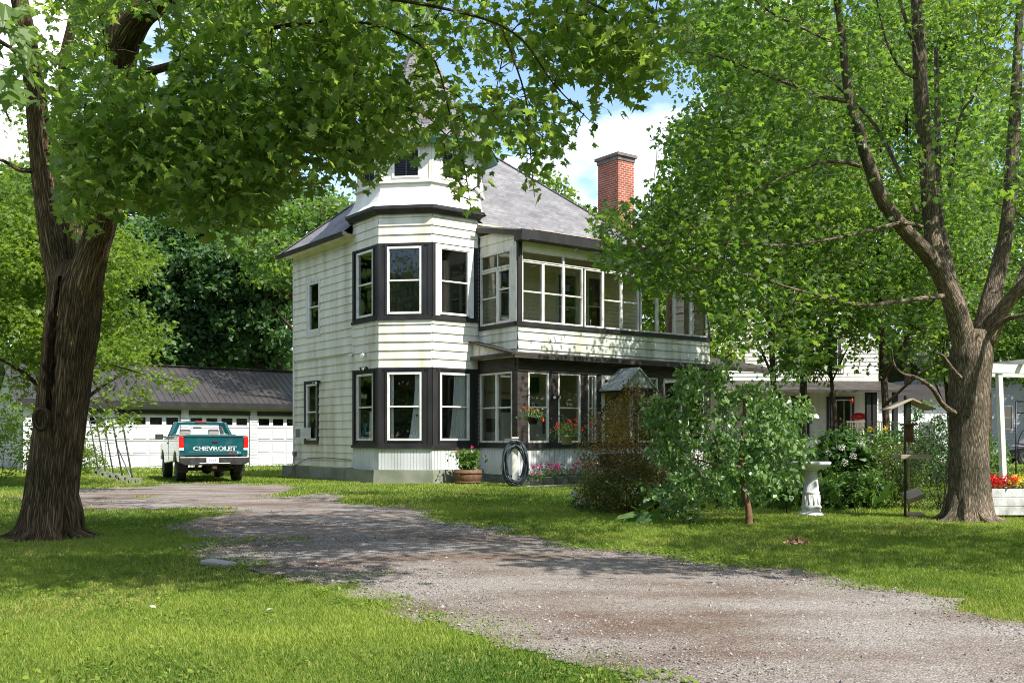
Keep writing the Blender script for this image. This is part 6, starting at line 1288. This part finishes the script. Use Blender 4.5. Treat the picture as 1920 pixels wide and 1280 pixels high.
pb_ = empty('planter_box', at(1858, 16.1), R(2), 'weathered white plank planter box full of red and yellow flowers', 'planter'); b = MB()
for i in range(3): b.box(0.02, 1.6, -.005 * (i % 2), .04, .05 + i * .145, .05 + i * .145 + .138)
for i in range(3): b.box(0.0, .03, .04, .55, .05 + i * .145, .05 + i * .145 + .138)
b.box(0, 1.6, .52, .56, .05, .48); b.box(.04, 1.58, .04, .52, .38, .42); b.build('box', M['statue'], pb_, bevel=.006)
b = MB(); b.box(-.035, .0, -.03, .05, 0, .52); b.box(1.6, 1.64, -.03, .05, 0, .52); b.build('corner_post', M['darkwood'], pb_)
nl = 620; P = np.stack([rng.uniform(.02, 1.6, nl), rng.uniform(.02, .5, nl), .42 + rng.random(nl) * .17], 1); leaves('foliage', P, .075, 'oval', M['deep'], pb_, (0, 35), 40)
for fm, nf, x0_, x1_ in (('red', 34, .0, .46), ('yel', 16, .46, .75), ('red', 26, .72, 1.6)):
    S = []
    for i in range(nf): c = np.array([rng.uniform(x0_, x1_), rng.uniform(0, .45), rng.uniform(.50, .68)]); w = rng.normal(0, 1, (18, 3)); w /= np.linalg.norm(w, axis=1)[:, None]; S.append(c + w * .05)
    leaves('blossoms', np.concatenate(S), .045, 'oval', M[fm], pb_, (0, 45), 60)
# palm behind the turret window
pp_ = H(1.22, 1.22, .98); t = empty('potted_palm', pp_, 0, 'potted palm with arching fronds behind the ground floor turret window', 'house plant'); b = MB(); b.lathe([(0, 0), (.14, 0), (.19, .3), (.17, .3), (0, .26)], 14); b.build('pot', M['terra'], t)
nl = 190; a = rng.uniform(0, 6.28, nl); P = np.stack([rng.normal(0, .28, nl), rng.normal(0, .28, nl), rng.uniform(.5, 1.85, nl)], 1); leaves('foliage', P, .42, 'blade', M['mid'], t, (25, 35), 25, None, a)
# ------------------------------------------------------------------ small things lying on the lawn
p = gnd(410, 1062); b = MB(); b.box(-.20, .20, -.075, .075, .01, .06); o_ = b.build('paving_stone', M['slabm'], bevel=.015); o_.location = p; o_.rotation_euler = (R(3), R(2), R(-34)); tag(o_, 'grey oblong paving stone lying in the shaded grass', 'stone')
p = gnd(1496, 1020); P = np.stack([rng.normal(0, .06, 110), rng.normal(0, .045, 110), np.abs(rng.normal(.03, .02, 110))], 1); M['deadleaf'] = leaf_mat('dead_leaves', (.20, .11, .06), (.42, .28, .18), (1.2, 1, .8), .2, .7); o_ = leaves('leaf_heap', P, .07, 'oval', M['deadleaf'], None, (0, 40), 50); o_.location = p; tag(o_, 'small heap of dry brown leaves on the right lawn', 'leaf heap')
M['paleleaf'] = leaf_mat('pale_leaf', (.36, .42, .30), (.52, .56, .46), (1, 1.1, .9), .3, .6)
for px, py, s, lb_ in [(150, 1186, .075, 'pale upturned leaf nearest the bottom left corner'), (280, 1147, .085, 'pale upturned leaf on the lawn, right of the nearest one'), (256, 1135, .055, 'small pale leaf just above the larger one on the lawn'), (108, 1080, .07, 'pale leaf in the shade below the leaning trunk'), (338, 1116, .06, 'pale leaf at the edge of the tree shade'), (503, 1152, .05, 'tiny pale leaf in the middle of the sunny lawn')]:
    o_ = leaves('fallen_leaf', np.array([[0, 0, .0]]), s * .95, 'maple', M['paleleaf'], None, (-6, 6), 10); o_.location = gnd(px, py) + Vector((0, 0, .05)); tag(o_, lb_, 'leaf', 'fallen leaves on the lawn')
